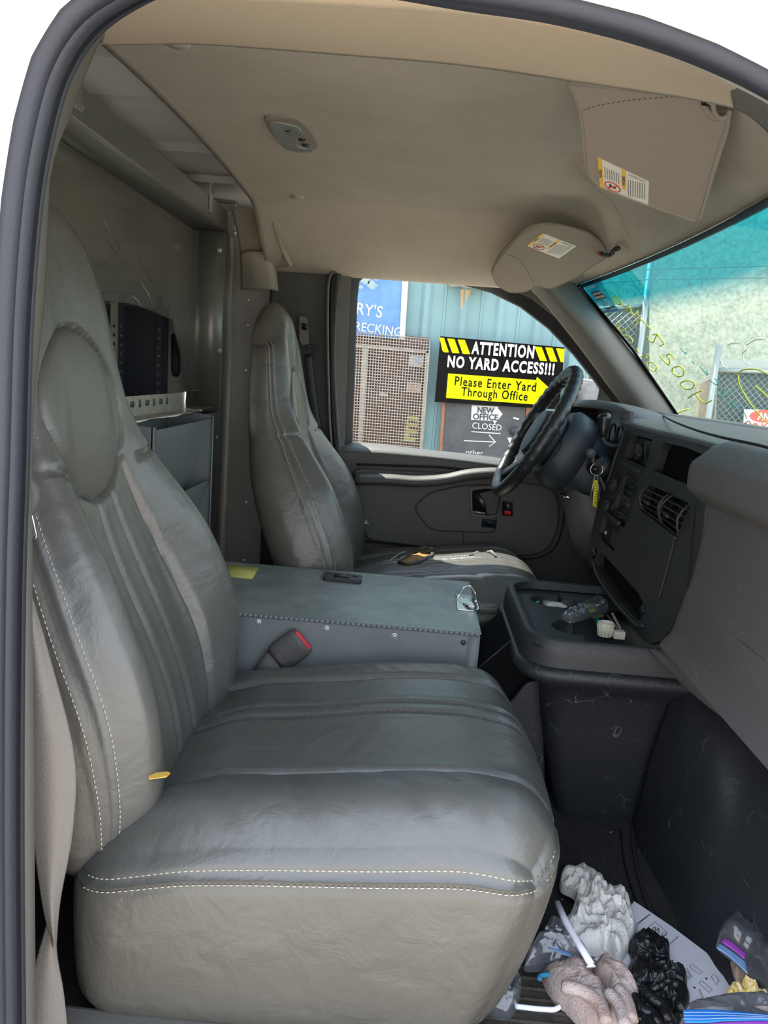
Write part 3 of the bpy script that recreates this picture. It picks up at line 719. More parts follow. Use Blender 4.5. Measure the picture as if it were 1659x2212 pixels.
    b = MB().box((X0-.26, Y0-.20, 0), (X0+.20, Y0+.20, Z0+.075)); b.build('seat_pedestal', 'black_pl', t, bevel=.01)
    return t, parts, bp_, cpt
pseat, pp_, pb_, pcpt = make_seat('passenger_seat', 'big grey leather bucket seat nearest the camera, beside the open doorway', (-.080, 1.14, -.02), .98, 0, cush_w=.300, cush_h=.160, cx=.322, base_z=.012)
dseat, dp_, db_, dcpt = make_seat('driver_seat', 'grey leather bucket seat with torn cushion behind the steering wheel', (.085, 2.135, .012), .895, 0, cush_w=.270, cush_h=.135)
# tear with foam in the driver's cushion: points on the cushion's top surface
_g = [dcpt(a/45, b_/45, 1) for a in range(-45, 46) for b_ in range(-45, 46)]
def proj(p):
    d = p-CAM; z = d.dot(_f); return W/2+F*d.dot(_r)/z, H/2-F*d.dot(_u)/z
_gp = [proj(p) for p in _g]
def on_seat(px, py, up=.001):
    k = min(range(len(_g)), key=lambda i: (_gp[i][0]-px)**2+(_gp[i][1]-py)**2-(_g[i].z > .3)*4); return _g[k]+Vector((0, 0, up))
tear = [on_seat(a, b_, .002) for a, b_ in ((858, 1216), (876, 1204), (896, 1194), (918, 1186), (936, 1190), (930, 1204), (908, 1216), (882, 1222))]
cen = sum(tear, Vector())/len(tear); n_ = len(tear)
mk('exposed_foam', tear+[cen+Vector((0, 0, .006))], [(k, (k+1) % n_, n_) for k in range(n_)], 'foam', dseat, thick=.002)
MB().tube([p+Vector((0, 0, .003)) for p in tear]+[tear[0]+Vector((0, 0, .003))], [.004, .006, .003, .008, .010, .005, .006, .004, .004], 6).build('torn_edge', 'leather', dseat)
MB().tube([on_seat(a, b_, z) for a, b_, z in ((842, 1214, .002), (862, 1200, .006), (890, 1190, .005), (915, 1184, .006), (936, 1188, .004))], [.001, .0025, .003, .0025, .001], 5).build('frayed_edge', 'thread', dseat)
MB().tube([on_seat(a, b_, z) for a, b_, z in ((1015, 1202, .003), (1038, 1194, .005), (1060, 1196, .005), (1072, 1204, .004))], [.002, .006, .006, .002], 6).build('torn_edge', 'thread_g', dseat)
b = MB(); b.tube([U(a, c, y=2.37) for a, c in ((778, 1122), (786, 1128), (797, 1131))], [.001, .003, .001], 5).tube([U(a, c, y=2.37) for a, c in ((784, 1136), (790, 1129), (793, 1122))], [.001, .003, .001], 5)
b.build('leather_scar', 'thread', dseat)

# ================================================================== PARTITION AND CARGO
XP = -.62
par = thing('cargo_partition', 'grey steel bulkhead with torn clear plastic window behind the seats', 'partition', (XP, 1.6, 0))
b = MB(); b.box((XP-.012, .74, 1.253), (XP, 2.44, 1.315)).build('top_rail', 'steel_d', par, bevel=.004)
box('rail_flange', (XP-.10, .74, 1.249), (XP-.001, 2.44, 1.253), 'steel_d', par, bevel=0)
box('stile', (XP-.012, 2.395, .0), (XP, 2.50, 1.249), 'steel_d', par, bevel=.004)
box('stile_flange', (XP-.10, 2.391, .712), (XP-.001, 2.395, 1.249), 'steel_d', par, bevel=0)
box('lower_panel', (XP-.010, .74, 0), (XP-.002, 2.40, .712), 'steel', par, bevel=.001)
b = MB(); P = spline([Vector((XP-.002, 2.50, 0)), Vector((XP+.0, 2.535, 0)), Vector((XP-.02, 2.57, 0)), Vector((XP-.05, 2.59, 0))], 5)
b.add([p for p in P]+[p+Vector((0, 0, 1.22)) for p in P], [(i, i+1, len(P)+i+1, len(P)+i) for i in range(len(P)-1)]); b.build('wing_panel', 'steel_d', par, thick=.003)
def screw(mb, p, n, r=.007):
    p = Vector(p); n = Vector(n).normalized(); mb.disc(p, n, r, .002, 14, r*.85); mb.disc(p+n*.002, n, r*.62, .002, 12, r*.3)
for a, c in ((175, 232), (455, 448), (508, 503)):
    b = MB(); p = U(a, c, x=XP); screw(b, p, (1, 0, 0), .007); b.build('screw', 'screw', par)
for a, c in ((474, 540), (474, 757)):
    b = MB(); p = U(a, c, y=2.391); screw(b, p, (0, -1, 0), .008); b.build('screw', 'screw', par)
for a, c in ((530, 800), (536, 648), (534, 702), (531, 1085), (527, 1210)):
    b = MB(); p = U(a, c, y=2.55); screw(b, p, (0, -1, 0), .005); b.build('screw', 'screw', par)
for px, w in ((172, .028), (457, .026), (512, .024)):
    y = U(px, 232 if px < 200 else 430, x=XP+.004).y
    b = MB().box((XP, y-w/2, 1.27), (XP+.004, y+w/2, 1.357)).box((XP-.07, y-w/2, 1.353), (XP+.004, y+w/2, 1.357))
    br = b.build('hanger_bracket', 'galv', par, bevel=.001)
    b = MB(); b.prism(rounded([Vector((XP+.0042, y+d1, z)) for d1, z in ((-.004, 1.318), (.004, 1.318), (.004, 1.342), (-.004, 1.342))], .004), (.0006, 0, 0)); b.build('slot', 'cargo_d', br)
PX_ = (Vector((XP-.08, 0, 0)), Vector((1, 0, 0)))
pg = [(60, 215), (420, 497), (487, 505), (484, 883), (409, 850), (398, 790), (384, 735), (373, 690), (360, 686), (330, 672), (282, 655), (207, 647), (60, 640)]
pv = [UP(a, c, PX_) for a, c in pg]; pv = [Vector((p.x, min(p.y, 2.388), min(p.z, 1.248))) for p in pv]
MB().prism(pv, (-.003, 0, 0)).build('window_sheet', 'poly', par, smooth=False)
b = MB()
for P in ([(207, 647), (282, 655), (330, 672), (360, 686), (373, 690)], [(373, 690), (384, 735), (398, 790), (409, 850), (484, 883)], [(222, 478), (233, 500)], [(424, 727), (440, 742), (450, 765), (470, 815), (478, 835)], [(457, 730), (470, 790), (481, 850)],
          [(200, 640), (240, 628), (283, 634), (300, 650)], [(302, 610), (318, 634), (330, 670)], [(282, 635), (296, 650), (305, 664)], [(230, 520), (262, 560), (300, 590)], [(250, 520), (290, 610)], [(210, 580), (250, 548)], [(300, 560), (345, 640)]):
    b.tube([UP(x, y, PX_, .001) for x, y in P], .0011 if len(P) > 3 else .0006, 5)
b.build('crack_edges', 'poly', par)
b = MB()
for P in ([(424, 727), (440, 742), (450, 765), (470, 815), (478, 835)], [(302, 610), (318, 634), (330, 670)], [(222, 478), (233, 500)], [(282, 637), (296, 650), (303, 664)]): b.tube([UP(x, y, PX_, .0025) for x, y in P], [.0006]+[.0016]*(len(P)-2)+[.0006], 5)
b.build('scratches_and_glint', 'cargo', par)  # pale scratches, plus the crinkle's highlight painted as a pale line

# cargo shelving behind, seen through the broken window
sh = thing('cargo_shelving', 'dark shelving with punched uprights seen through the broken partition window', 'shelving', (-1.1, 2.45, 0))
b = MB().box((-1.75, 2.47, 0), (-.815, 2.485, 1.02)).box((-1.75, 2.22, .30), (-.815, 2.47, .315)).box((-1.75, 2.22, .62), (-.815, 2.47, .635)).box((-.83, 2.22, 0), (-.815, 2.47, .60)); b.build('shelf_case', 'cargo_d', sh, smooth=False)
for px, m_, w in ((246, 'cargo', .012), (262, 'cargo_d', .010), (344, 'cargo_d', .010)):
    p = U(px, 740, y=2.44); up_ = box('upright', (p.x-w, 2.44, 0), (p.x+w, 2.448, 1.05), m_, sh, bevel=.001)
    hb_ = MB()
    for z in [.70+.028*k for k in range(10)]: hb_.disc((p.x, 2.4398, z), (0, -1, 0), .0045, .0006, 10)
    hb_.build('hole_pattern', 'black_gl' if m_ == 'cargo' else 'steel_d', up_)
    if m_ == 'cargo':
        for c_ in (713, 734): q = MB(); screw(q, U(px, c_, y=2.44), (0, -1, 0), .007); q.build('bolt', 'screw', up_)
o = pp(MB(), [(362, 430), (400, 430), (432, 720), (440, 860), (440, 1000), (366, 1000)], PY(2.50), 0, .02).build('trim_34', 'cargo', bevel=.004); tag(o, kind='structure')
o = pp(MB(), [(374, 722), (384, 720), (393, 735), (394, 806), (388, 815), (378, 813), (374, 800)], PY(2.50), .0202, .021, rnd=.006).build('trim_35', 'cargo_d'); tag(o, kind='structure')

# file organiser on the partition
x0, x1, y0, y1 = XP+.001, -.50, 1.44, 1.885
org = thing('wall_file_organizer', 'grey steel tiered file pocket rack screwed to the partition', 'file organizer', (XP, 1.66, .2))
box('back_plate', (x0, y0, .20), (x0+.002, y1, .745), 'steel', org, bevel=0)
for y in (y0, y1-.002):
    b = MB(); b.prism([(x0, y, .2), (x0+.03, y, .2), (x1, y, .33), (x1, y, .735), (x0, y, .745)], (0, .002, 0)); b.build('side_plate', 'steel', org, smooth=False)
box('front_lip', (x1-.002, y1-.012, .33), (x1, y1, .735), 'steel', org, bevel=0)
box('front_lip', (x1-.002, y0, .33), (x1, y0+.022, .735), 'steel', org, bevel=0)
for zt in (.728, .578, .428):
    b = MB(); b.prism([(x1-.004, y0+.006, zt), (x1-.006, y0+.006, zt), (x1-.068, y0+.006, zt-.185), (x1-.066, y0+.006, zt-.185)], (0, y1-y0-.012, 0)); b.box((x0+.002, y0+.004, zt-.185), (x1-.066, y1-.004, zt-.183))
    b.build('pocket', 'steel', org, smooth=False)
b = MB(); screw(b, U(394, 911, x=x0+.003), (1, 0, 0), .007); b.build('screw', 'screw', org)
b = MB(); screw(b, U(468, 944, x=XP), (1, 0, 0), .007); b.build('screw', 'screw', org)
# slotted angle bar lying on top
xa = -.565
A = U(270, 846, x=xa); B = U(432, 852, x=xa); zb = .7465
b = MB(); b.box((xa, 1.42, zb), (xa+.002, B.y-.10, zb+.042)).box((xa, 1.42, zb), (xa+.04, B.y-.10, zb+.002))
ang = b.build('slotted_angle', 'galv', None, bevel=.0005); tag(ang, 'short slotted steel angle lying across the top of the file pockets', 'metal bar')
b = MB()
for k in range(7):
    y = 1.46+k*.042; w, h_ = ((.011, .006) if k % 2 else (.006, .008)); z = zb+.026
    b.prism(rounded([Vector((xa+.0022, y+s1*w, z+s2*h_)) for s1, s2 in ((-1, -1), (1, -1), (1, 1), (-1, 1))], .005), (.0006, 0, 0))
b.build('slot_pattern', 'cargo_d', ang)
b = MB().box((xa-.002, B.y-.14, zb-.001), (xa+.006, B.y-.03, zb+.046)).box((xa, B.y-.14, zb-.001), (xa+.045, B.y-.03, zb+.005)); b.build('taped_end', 'chrome', ang, bevel=.003)
b = MB(); P = []
for i in range(9):
    P.append([Vector((-.60+.01*math.sin(i*2.1), 1.42+.045*i, .7455)), Vector((-.565+.006*math.sin(i), 1.42+.045*i, .7475+.001*math.sin(i*1.7))), Vector((-.525+.006*math.cos(i*1.3), 1.42+.045*i, .746))])
rg = patch('folded_rag', P, 'towel', thick=.001); tag(rg, 'flat pale cloth tucked under the slotted steel angle', 'cloth')

# ================================================================== STORAGE BOX BETWEEN THE SEATS
bx = thing('storage_box', 'long grey steel lidded box between the two seats', 'storage box', (-.17, 1.64, 0))
BX0, BX1, BY0, BY1, BZ = -.50, .155, 1.452, 1.835, .378
box('box_body', (BX0, BY0, 0), (BX1, BY1, BZ), 'steel', bx, bevel=.002)
lid = box('lid', (BX0, BY0-.002, BZ+.001), (BX1+.003, BY1, BZ+.004), 'steel_top', bx, bevel=.001)
box('corner_flange', (BX1-.022, BY0-.0015, 0), (BX1+.001, BY0, BZ-.003), 'steel', bx, bevel=0)
b = MB(); n = 64
for k in range(n):
    xa_ = BX0+(BX1-BX0)*k/n; b.tube([(xa_+.0006, BY0-.003, BZ+.001), (xa_+(BX1-BX0)/n-.0006, BY0-.003, BZ+.001)], .0032, 8)
hn = b.build('piano_hinge', 'steel', bx)
for a, c in ((558, 1343), (705, 1357), (852, 1373)):
    b = MB(); screw(b, U(a, c, y=BY0), (0, -1, 0), .0068); b.build('screw', 'screw', bx)
b = MB(); b.disc(U(1001, 1388, y=BY0-.0016), (0, -1, 0), .0055, .0006, 14); b.build('bolt_hole', 'cargo_d', bx)
PL = (Vector((0, 0, BZ+.004)), Vector((0, 0, 1)))
lt = pp(MB(), [(700, 1241), (782, 1248), (781, 1262), (697, 1255)], PL, 0, .008, rnd=.008).build('paddle_latch', 'black_pl', bx, bevel=.002)
pp(MB(), [(722, 1246), (756, 1249), (755, 1257), (720, 1254)], PL, .008, .0088, rnd=.002).build('latch_recess', 'black_gl', lt)
pp(MB(), [(727, 1246.5), (749, 1248.5), (748, 1254), (726, 1252)], PL, .0088, .0095).build('latch_opening', 'ink', lt)
b = MB(); b.disc(UP(768, 1252, PL, .008), (0, 0, 1), .007, .002, 16); b.build('key_lock', 'stack', lt)
stk = pp(MB(), [(484, 1219), (560, 1226), (545, 1251), (494, 1246)], PL, 0, .0006, rnd=.004).build('lid_sticker', 'sticky', bx)
hs = thing('hasp_clip', 'small bent chrome hasp on the front corner of the steel box lid', 'hasp', UP(1007, 1310, PL))
b = MB(); pp(b, [(984, 1285), (1018, 1289), (1024, 1322), (988, 1318)], PL, 0, .003); b.build('hasp_plate', 'chrome', hs, bevel=.001)
b = MB(); b.tube([UP(988, 1292, PL, .003), UP(1000, 1286, PL, .018), UP(1014, 1285, PL, .022), UP(1026, 1294, PL, .012), UP(1028, 1320, PL, .004)], .0022, 6); b.tube([UP(1024, 1290, PL, .008), UP(1031, 1322, PL, .005)], .004, 8); b.build('wire_loop', 'chrome', hs)
b = MB()
for q in range(5): pp(b, [(992+q*5, 1296+q*4), (1004+q*4, 1292+q*5), (1008+q*4, 1303+q*4), (996+q*4, 1306+q*3)], PL, .003+q*.001, .006+q*.0012)
b.build('crumpled_foil', 'chrome', hs, smooth=False)

# buckle standing between seat and box
bk = thing('seat_belt_buckle', 'grey seat belt buckle with red release button in front of the steel box', 'belt buckle', U(560, 1480, y=1.435))
yb = 1.432
C0 = [U(a, c, y=yb) for a, c in ((540, 1500), (575, 1456), (600, 1424))]
b = MB(); b.tube([C0[0], C0[1], C0[2]], [(.010, .024), (.0105, .026), (.0105, .027)], 20, flat=(0, 1, 0)); b.build('buckle_sleeve', 'buckle', bk)
pts = [(602, 1416), (614, 1398), (630, 1374), (636, 1362)]
ax0 = U(598, 1424, y=yb); ax1 = U(657, 1379, y=yb); ax1 = U(654, 1383, y=yb)
b = MB(); P = spline([ax0, (ax0+ax1)/2, ax1], 4); b.tube(P, [(.0118, .0285), (.0125, .030), (.0125, .031), (.0125, .031), (.0125, .031), (.0125, .031), (.0125, .031), (.0125, .030), (.0118, .0285)], 20, flat=(0, 1, 0)); bh = b.build('buckle_head', 'buckle', bk)
ax = (ax1-ax0).normalized(); sdv = ax.cross(Vector((0, 1, 0))).normalized()
b = MB(); b.prism([ax1+sdv*s1*.022+Vector((0, 1, 0))*s2*.0075 for s1, s2 in ((-1, -1), (1, -1), (1, 1), (-1, 1))], ax*.003); b.build('release_button', 'red', bh, bevel=.001)
bt = MB(); q0 = ax0+(ax1-ax0)*.15+Vector((0, -.0125, 0)); bt.prism([q0+sdv*s1*.012+ax*s2*.004 for s1, s2 in ((-1, -1), (1, -1), (1, 1), (-1, 1))], (0, -.0015, 0)); bt.build('molded_rib', 'buckle', bh, bevel=.0006)
# passenger belt webbing by the door pillar
wb = thing('seat_belt', 'beige seat belt webbing hanging twisted beside the nearest seat', 'seat belt', U(90, 2206, y=.78))
Lf = [(60, 1262), (54, 1429), (57, 1612), (69, 1795), (91, 1955), (114, 2046)]; Rt = [(66, 1285), (105, 1406), (146, 1540), (166, 1650), (160, 1790), (132, 1932), (124, 2046)]
Rt = [(66, 1275), (106, 1410), (160, 1630), (158, 1790), (131, 1945), (122, 2046)]
rows = [[Vector(U(a, c, y=.775)) for a, c in Lf], [Vector(U((a+e)/2, (c+g)/2, y=.768)) for (a, c), (e, g) in zip(Lf, Rt)], [Vector(U(a, c, y=.785)) for a, c in Rt]]
patch('webbing', rows, 'belt', wb, thick=.0012, sub=8)
Lf = [(112, 1960), (96, 2010), (69, 2106), (46, 2215), (30, 2300)]; Rt = [(120, 1965), (124, 2060), (137, 2138), (145, 2215), (150, 2300)]
rows = [[Vector(U(a, c, y=.782)) for a, c in Lf], [Vector(U((a+e)/2, (c+g)/2, y=.778)) for (a, c), (e, g) in zip(Lf, Rt)], [Vector(U(a, c, y=.79)) for a, c in Rt]]
patch('webbing_lower', rows, 'belt', wb, thick=.0012, sub=6)
b = MB(); b.tube(spline([U(a, c, y=.775) for a, c in ((50, 1035), (66, 1050), (72, 1075), (62, 1100), (52, 1100))], 4), [.004]+[.008]*15+[.004], 10); b.build('belt_guide', 'buckle', wb)
b = MB(); b.prism(rounded([U(a, c, y=.775) for a, c in ((54, 1095), (66, 1098), (80, 1158), (76, 1166), (60, 1168), (54, 1160))], .003), (0, .003, 0)); b.build('metal_tongue', 'chrome', wb, bevel=.0008)
b = MB(); b.tube([U(a, c, y=.77) for a, c in ((55, 1168), (70, 1166))], .003, 6); b.build('tongue_grip', 'black_pl', wb)
# driver's belt anchor on the far pillar
db = thing('seat_belt', 'dark belt anchor and retractor guide on far pillar behind the driver headrest', 'seat belt', U(672, 850, y=2.44))
pp(MB(), [(648, 684), (664, 684), (668, 700), (670, 745), (655, 748), (648, 735)], PY(2.47), 0, .03, rnd=.006).build('slider_cover', 'trim', db, bevel=.004)
pp(MB(), [(652, 698), (664, 700), (664, 714), (652, 712)], PY(2.44), .0, .004, rnd=.002).build('slider_button', 'black_gl', db)
MB().tube(spline([U(a, c, y=2.43) for a, c in ((662, 752), (672, 748), (684, 758), (680, 768), (668, 768))], 4), .005, 8).build('belt_loop', 'black_pl', db)
MB().tube(spline([U(a, c, y=2.44) for a, c in ((666, 765), (672, 820), (680, 880), (688, 930))], 5), [(.002, .012)]*16, 8, flat=(0, 1, 0)).build('webbing', 'black_pl', db)

# ================================================================== CEILING FITTINGS
PC = (Vector((0, 0, 1.305)), Vector((0, 0, -1)))
dl = thing('dome_lamp', 'oval ceiling dome lamp with clear lens and two buttons', 'dome lamp', UP(628, 300, PC))
pp(MB(), [(566, 264), (600, 261), (642, 264), (672, 290), (688, 320), (685, 334), (655, 335), (612, 322), (585, 300)], PC, -.03, -.007, rnd=.02).build('lamp_bezel', 'visor', dl, bevel=.004)
ls = pp(MB(), [(580, 272), (600, 271), (642, 280), (652, 290), (651, 299), (638, 306), (641, 322), (660, 328), (676, 327), (674, 334), (640, 334), (614, 327), (596, 308)], PC, -.012, -.004, rnd=.008).build('lamp_lens', 'lens', dl, bevel=.002)
for a, c in ((652, 309), (659, 320)):
    b = MB(); b.disc(UP(a, c, PC, -.008), (0, 0, -1), .008, .004, 14, .006); b.build('lamp_button', 'black_pl', dl)
b = MB(); b.disc(UP(622, 288, PC, -.0042), (0, 0, -1), .006, .001, 14); b.build('lamp_mark', 'cargo_d', ls)
for a, c in ((383, 91), (642, 425)):
    b = MB(); p = U(a, c, z=1.305); p.z = ceil_z(p.x, p.y)+.001; b.disc(p, (0, 0, -1), .020, .0035, 24, .017); o = b.build('roof_plug', 'headliner')
    tag(o, 'small round cloth-covered plug in the headliner '+('beside the doorway moulding' if c < 200 else 'toward the far window past the dome lamp'), 'plug')

def label_on(par_, pl, TL, TR, BR, BL, off):
    q = [UP(a, c, pl, off) for a, c in (TL, TR, BR, BL)]; n = pl[1]
    def B(u, v): return (q[0]*(1-u)+q[1]*u)*(1-v)+(q[3]*(1-u)+q[2]*u)*v
    def R(mb, u0, u1, v0, v1, h0, h1): return mb.prism([B(u0, v0)+n*h0, B(u1, v0)+n*h0, B(u1, v1)+n*h0, B(u0, v1)+n*h0], n*(h1-h0))
    lb = R(MB(), 0, 1, 0, 1, 0, .0006).build('warning_label', 'label', par_, smooth=False)
    m = MB(); R(m, 0, .085, 0, 1, .0006, .0009); R(m, .46, .545, 0, .72, .0006, .0009); m.build('amber_strip', 'amber', lb, smooth=False)
    m = MB(); rnd = random.Random(3)
    for k in range(7):
        u = .12+.045*k; v = .22
        e = .58 if k < 6 else .6
        while v < e:
            w = rnd.uniform(.03, .09); R(m, u, u+.018, v, min(v+w, e), .0006, .0008); v += w+.015
    for k in range(8):
        u = .58+.047*k; v = .30-.02*k; e = .93-.02*k
        while v < e:
            w = rnd.uniform(.03, .09); R(m, u, u+.018, v, min(v+w, e), .0006, .0008); v += w+.015
    v = .62
    for k in range(22): 
        if rnd.random() < .8: R(m, .60+.016*k, .60+.016*k+rnd.uniform(.004, .011), .05, .13, .0006, .0008)
    m.build('printed_lines', 'ink_g', lb, smooth=False)
    m = MB(); cu, cv = .27, .80; P = [B(cu+.155*math.cos(t*PI/12), cv+.15*math.sin(t*PI/12))+n*.001 for t in range(24)]; m.tube(P, .0011, 5, closed=True); m.tube([B(cu-.10, cv+.10)+n*.001, B(cu+.10, cv-.10)+n*.001], .0011, 5); m.build('prohibition_ring', 'redink', lb)
    m = MB(); R(m, cu-.07, cu-.02, cv-.05, cv+.04, .0006, .0008); R(m, cu+.0, cu+.06, cv-.03, cv+.05, .0006, .0008); m.build('seat_pictogram', 'ink', lb, smooth=False)
    for s_, u, v0, v1 in (('WARNING', .066, .62, .34), ('AVERTISSEMENT', .526, .56, .2)):
        text('label_word', s_, B(u, v0)+n*.0009, B(u, v1)+n*.0009, (B(.05, 0)-B(0, 0)).length, 'ink', lb, bold=.01, normal=n, thick=.0002)
def visor(label, outline, pl, th, lab, seam, clip):
    c = sum((UP(a, e, pl) for a, e in outline), Vector())/len(outline)
    t = thing('sun_visor', label, 'sun visor', c)
    pn = MB(); pp(pn, outline, pl, -th, 0, rnd=.012); po = pn.build('visor_panel', 'visor', t, bevel=.005)
    n = pl[1]
    b = MB(); P = spline([UP(a, e, pl, .0002) for a, e in outline], 3, closed=True); cc = c; b.tube([p+(cc-p).normalized()*.007 for p in P], .0011, 6, closed=True); b.build('edge_piping', 'visor', po)
    b = MB(); dashes(b, spline([UP(a, e, pl, .0006) for a, e in seam], 10), .004, .003, .0008); b.build('seam_stitching', 'trim', po)
    label_on(po, pl, *lab, .0003)
    return t, po
plv = plane(U(1230, 180, z=1.275), U(1505, 205, z=1.262), U(1505, 478, y=1.36))
vo, vpo = visor('large taupe sun visor hanging over the doorway side, warning label lower left', [(1222, 176), (1290, 172), (1400, 186), (1498, 203), (1512, 212), (1530, 236), (1548, 256), (1566, 256), (1580, 252), (1574, 285), (1545, 375), (1513, 478), (1498, 481), (1470, 471), (1420, 455), (1340, 425), (1290, 405), (1264, 378), (1258, 330), (1252, 260), (1244, 225), (1232, 195)], plv, .014,
      ((1291, 339), (1402, 391), (1400, 443), (1296, 403)), [(1259, 238), (1300, 226), (1380, 214), (1490, 206)], None)
b = MB(); b.tube([UP(a, e, plv, .001) for a, e in ((1226, 178), (1300, 178), (1400, 190), (1490, 204))], [.003, .006, .006, .004], 10); b.build('top_roll', 'visor', vpo)
b = MB(); pp(b, [(1512, 205), (1540, 212), (1543, 226), (1516, 224)], plv, -.004, .003); b.build('pivot_slot', 'black_gl', vo)
b = MB(); b.tube(spline([UP(a, e, plv, .002) for a, e in ((1530, 215), (1540, 222), (1544, 240), (1556, 252), (1572, 248), (1578, 236))], 4), .0035, 8); b.build('pivot_rod', 'visor', vo)
pld = plane(U(1135, 495, y=2.02), U(1300, 528, y=2.08), U(1100, 632, y=2.36))
vo, vpo = visor('smaller far sun visor tucked above the driver window, with warning label', [(1175, 489), (1210, 492), (1270, 508), (1300, 530), (1314, 556), (1300, 566), (1245, 602), (1190, 626), (1160, 619), (1137, 632), (1100, 634), (1070, 617), (1060, 590), (1075, 560), (1108, 520), (1138, 496)], pld, .014,
      ((1172, 503), (1245, 531), (1207, 558), (1138, 530)), [(1092, 548), (1120, 560), (1142, 590), (1156, 618)], None)
bxp = U(1370, 532, y=2.02)
b = MB(); b.tube(spline([UP(1298, 546, pld, .004), U(1316, 552, y=2.05), U(1326, 540, y=2.04), U(1338, 536, y=2.03)], 4), .0055, 8); b.build('pivot_rod', 'black_pl', vo)
b = MB(); b.prism(rounded([U(a, e, y=2.04) for a, e in ((1334, 525), (1366, 524), (1378, 530), (1372, 542), (1340, 546), (1326, 552))], .006), (0, .02, 0)); b.build('visor_clip', 'beige_pl', vo, bevel=.003)
pp(MB(), [(1291, 544), (1302, 546), (1301, 551), (1291, 549)], pld, .002, .006).build('clip_tab', 'redink', vo)

# ================================================================== DASHBOARD
dash = thing('dashboard', 'dark grey dashboard with centre stack, vents and gauge hood below the windshield', 'dashboard', (.65, 1.65, .3))
# centre stack plane and outline
SPl = plane(Vector((.52, 2.01, .774)), Vector((.55, 1.404, .763)), Vector((.478, 1.70, .42)))
def SX(pts, n0, n1, nm, m, par_=None, rnd=.006, bevel=.002, **k): return pp(MB(), pts, SPl, n0, n1, rnd=rnd).build(nm, m, par_ or dash, bevel=bevel, **k)
# sheet behind everything, split round the storage openings by simply standing the frames proud
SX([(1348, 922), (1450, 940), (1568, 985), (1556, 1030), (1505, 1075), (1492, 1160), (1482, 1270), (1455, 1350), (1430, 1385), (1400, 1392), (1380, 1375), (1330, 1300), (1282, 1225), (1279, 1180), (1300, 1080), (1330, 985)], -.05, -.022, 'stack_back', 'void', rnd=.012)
def stack_frame(outer, holes, n0, n1, nm, m):
    """flat panel with openings: triangulated fill"""
    bm = bmesh.new(); n = SPl[1]
    def loop(px, r): return rounded([UP(a, c, SPl, n1) for a, c in px], r)
    loops = [loop(outer, .012)]+[loop(h_, .006) for h_ in holes]; es = []
    for lp in loops:
        vs2 = [bm.verts.new(p) for p in lp]; es += [bm.edges.new((vs2[i], vs2[(i+1) % len(vs2)])) for i in range(len(vs2))]
    bmesh.ops.triangle_fill(bm, edges=es, use_beauty=True, use_dissolve=False)
    ex = bmesh.ops.extrude_face_region(bm, geom=bm.faces[:]); vv = [g for g in ex['geom'] if isinstance(g, bmesh.types.BMVert)]
    bmesh.ops.translate(bm, verts=vv, vec=-n*(n1-n0))
    bm.verts.index_update(); V_ = [v.co.copy() for v in bm.verts]; F_ = [tuple(v.index for v in f.verts) for f in bm.faces]; bm.free()
    return mk(nm, V_, F_, m, dash, smooth=True, sharp=35)
H1 = [(1368, 938), (1409, 950), (1407, 968), (1394, 1010), (1350, 990), (1358, 960)]
H2 = [(1352, 1018), (1384, 1034), (1362, 1110), (1348, 1140), (1330, 1130), (1325, 1095)]
H3 = [(1434, 956), (1480, 966), (1526, 985), (1526, 1002), (1500, 1010), (1490, 1046), (1470, 1040), (1415, 1022), (1412, 1015), (1424, 972)]
H3 = [(1434, 956), (1480, 966), (1524, 984), (1526, 1000), (1496, 1050), (1470, 1040), (1415, 1022), (1412, 1015), (1424, 972)]
H4 = [(1400, 1044), (1440, 1062), (1488, 1082), (1490, 1096), (1474, 1130), (1464, 1160), (1420, 1128), (1387, 1108), (1386, 1080)]
H5 = [(1306, 1112), (1340, 1136), (1326, 1192), (1300, 1168), (1294, 1150)]
H6 = [(1290, 1192), (1298, 1194), (1320, 1215), (1378, 1280), (1388, 1300), (1386, 1336), (1378, 1342), (1330, 1290), (1296, 1238), (1288, 1222)]
stack_frame([(1348, 922), (1450, 940), (1568, 985), (1556, 1030), (1505, 1075), (1492, 1160), (1482, 1270), (1455, 1350), (1430, 1385), (1400, 1392), (1380, 1375), (1330, 1300), (1282, 1225), (1279, 1180), (1300, 1080), (1330, 985)], [H1, H2, H3, H4, H5, H6], -.02, .0, 'centre_stack', 'stack')
SX([(1402, 1110+5), (1460, 1166), (1424, 1300), (1412, 1298), (1350, 1222), (1345, 1205), (1378, 1112)], .0, .003, 'blank_panel', 'stack', rnd=.01)
SX([(1385, 1108), (1388, 1102), (1464, 1160), (1462, 1168)], .001, .008, 'ledge', 'stack', rnd=.001)
SX([(1410, 1022), (1414, 1016), (1502, 1054), (1498, 1062)], .001, .008, 'ledge', 'stack', rnd=.001)
SX([(1345, 1004), (1349, 996), (1386, 1013), (1384, 1023)], .001, .010, 'ledge', 'stack', rnd=.001)
SX([(1306, 1106), (1312, 1102), (1343, 1127), (1340, 1136)], .001, .010, 'ledge', 'stack', rnd=.001)
# cubby back and floor
SX([(1434, 956), (1526, 988), (1496, 1050), (1415, 1022)], -.021, -.0205, 'cubby_liner', 'void')
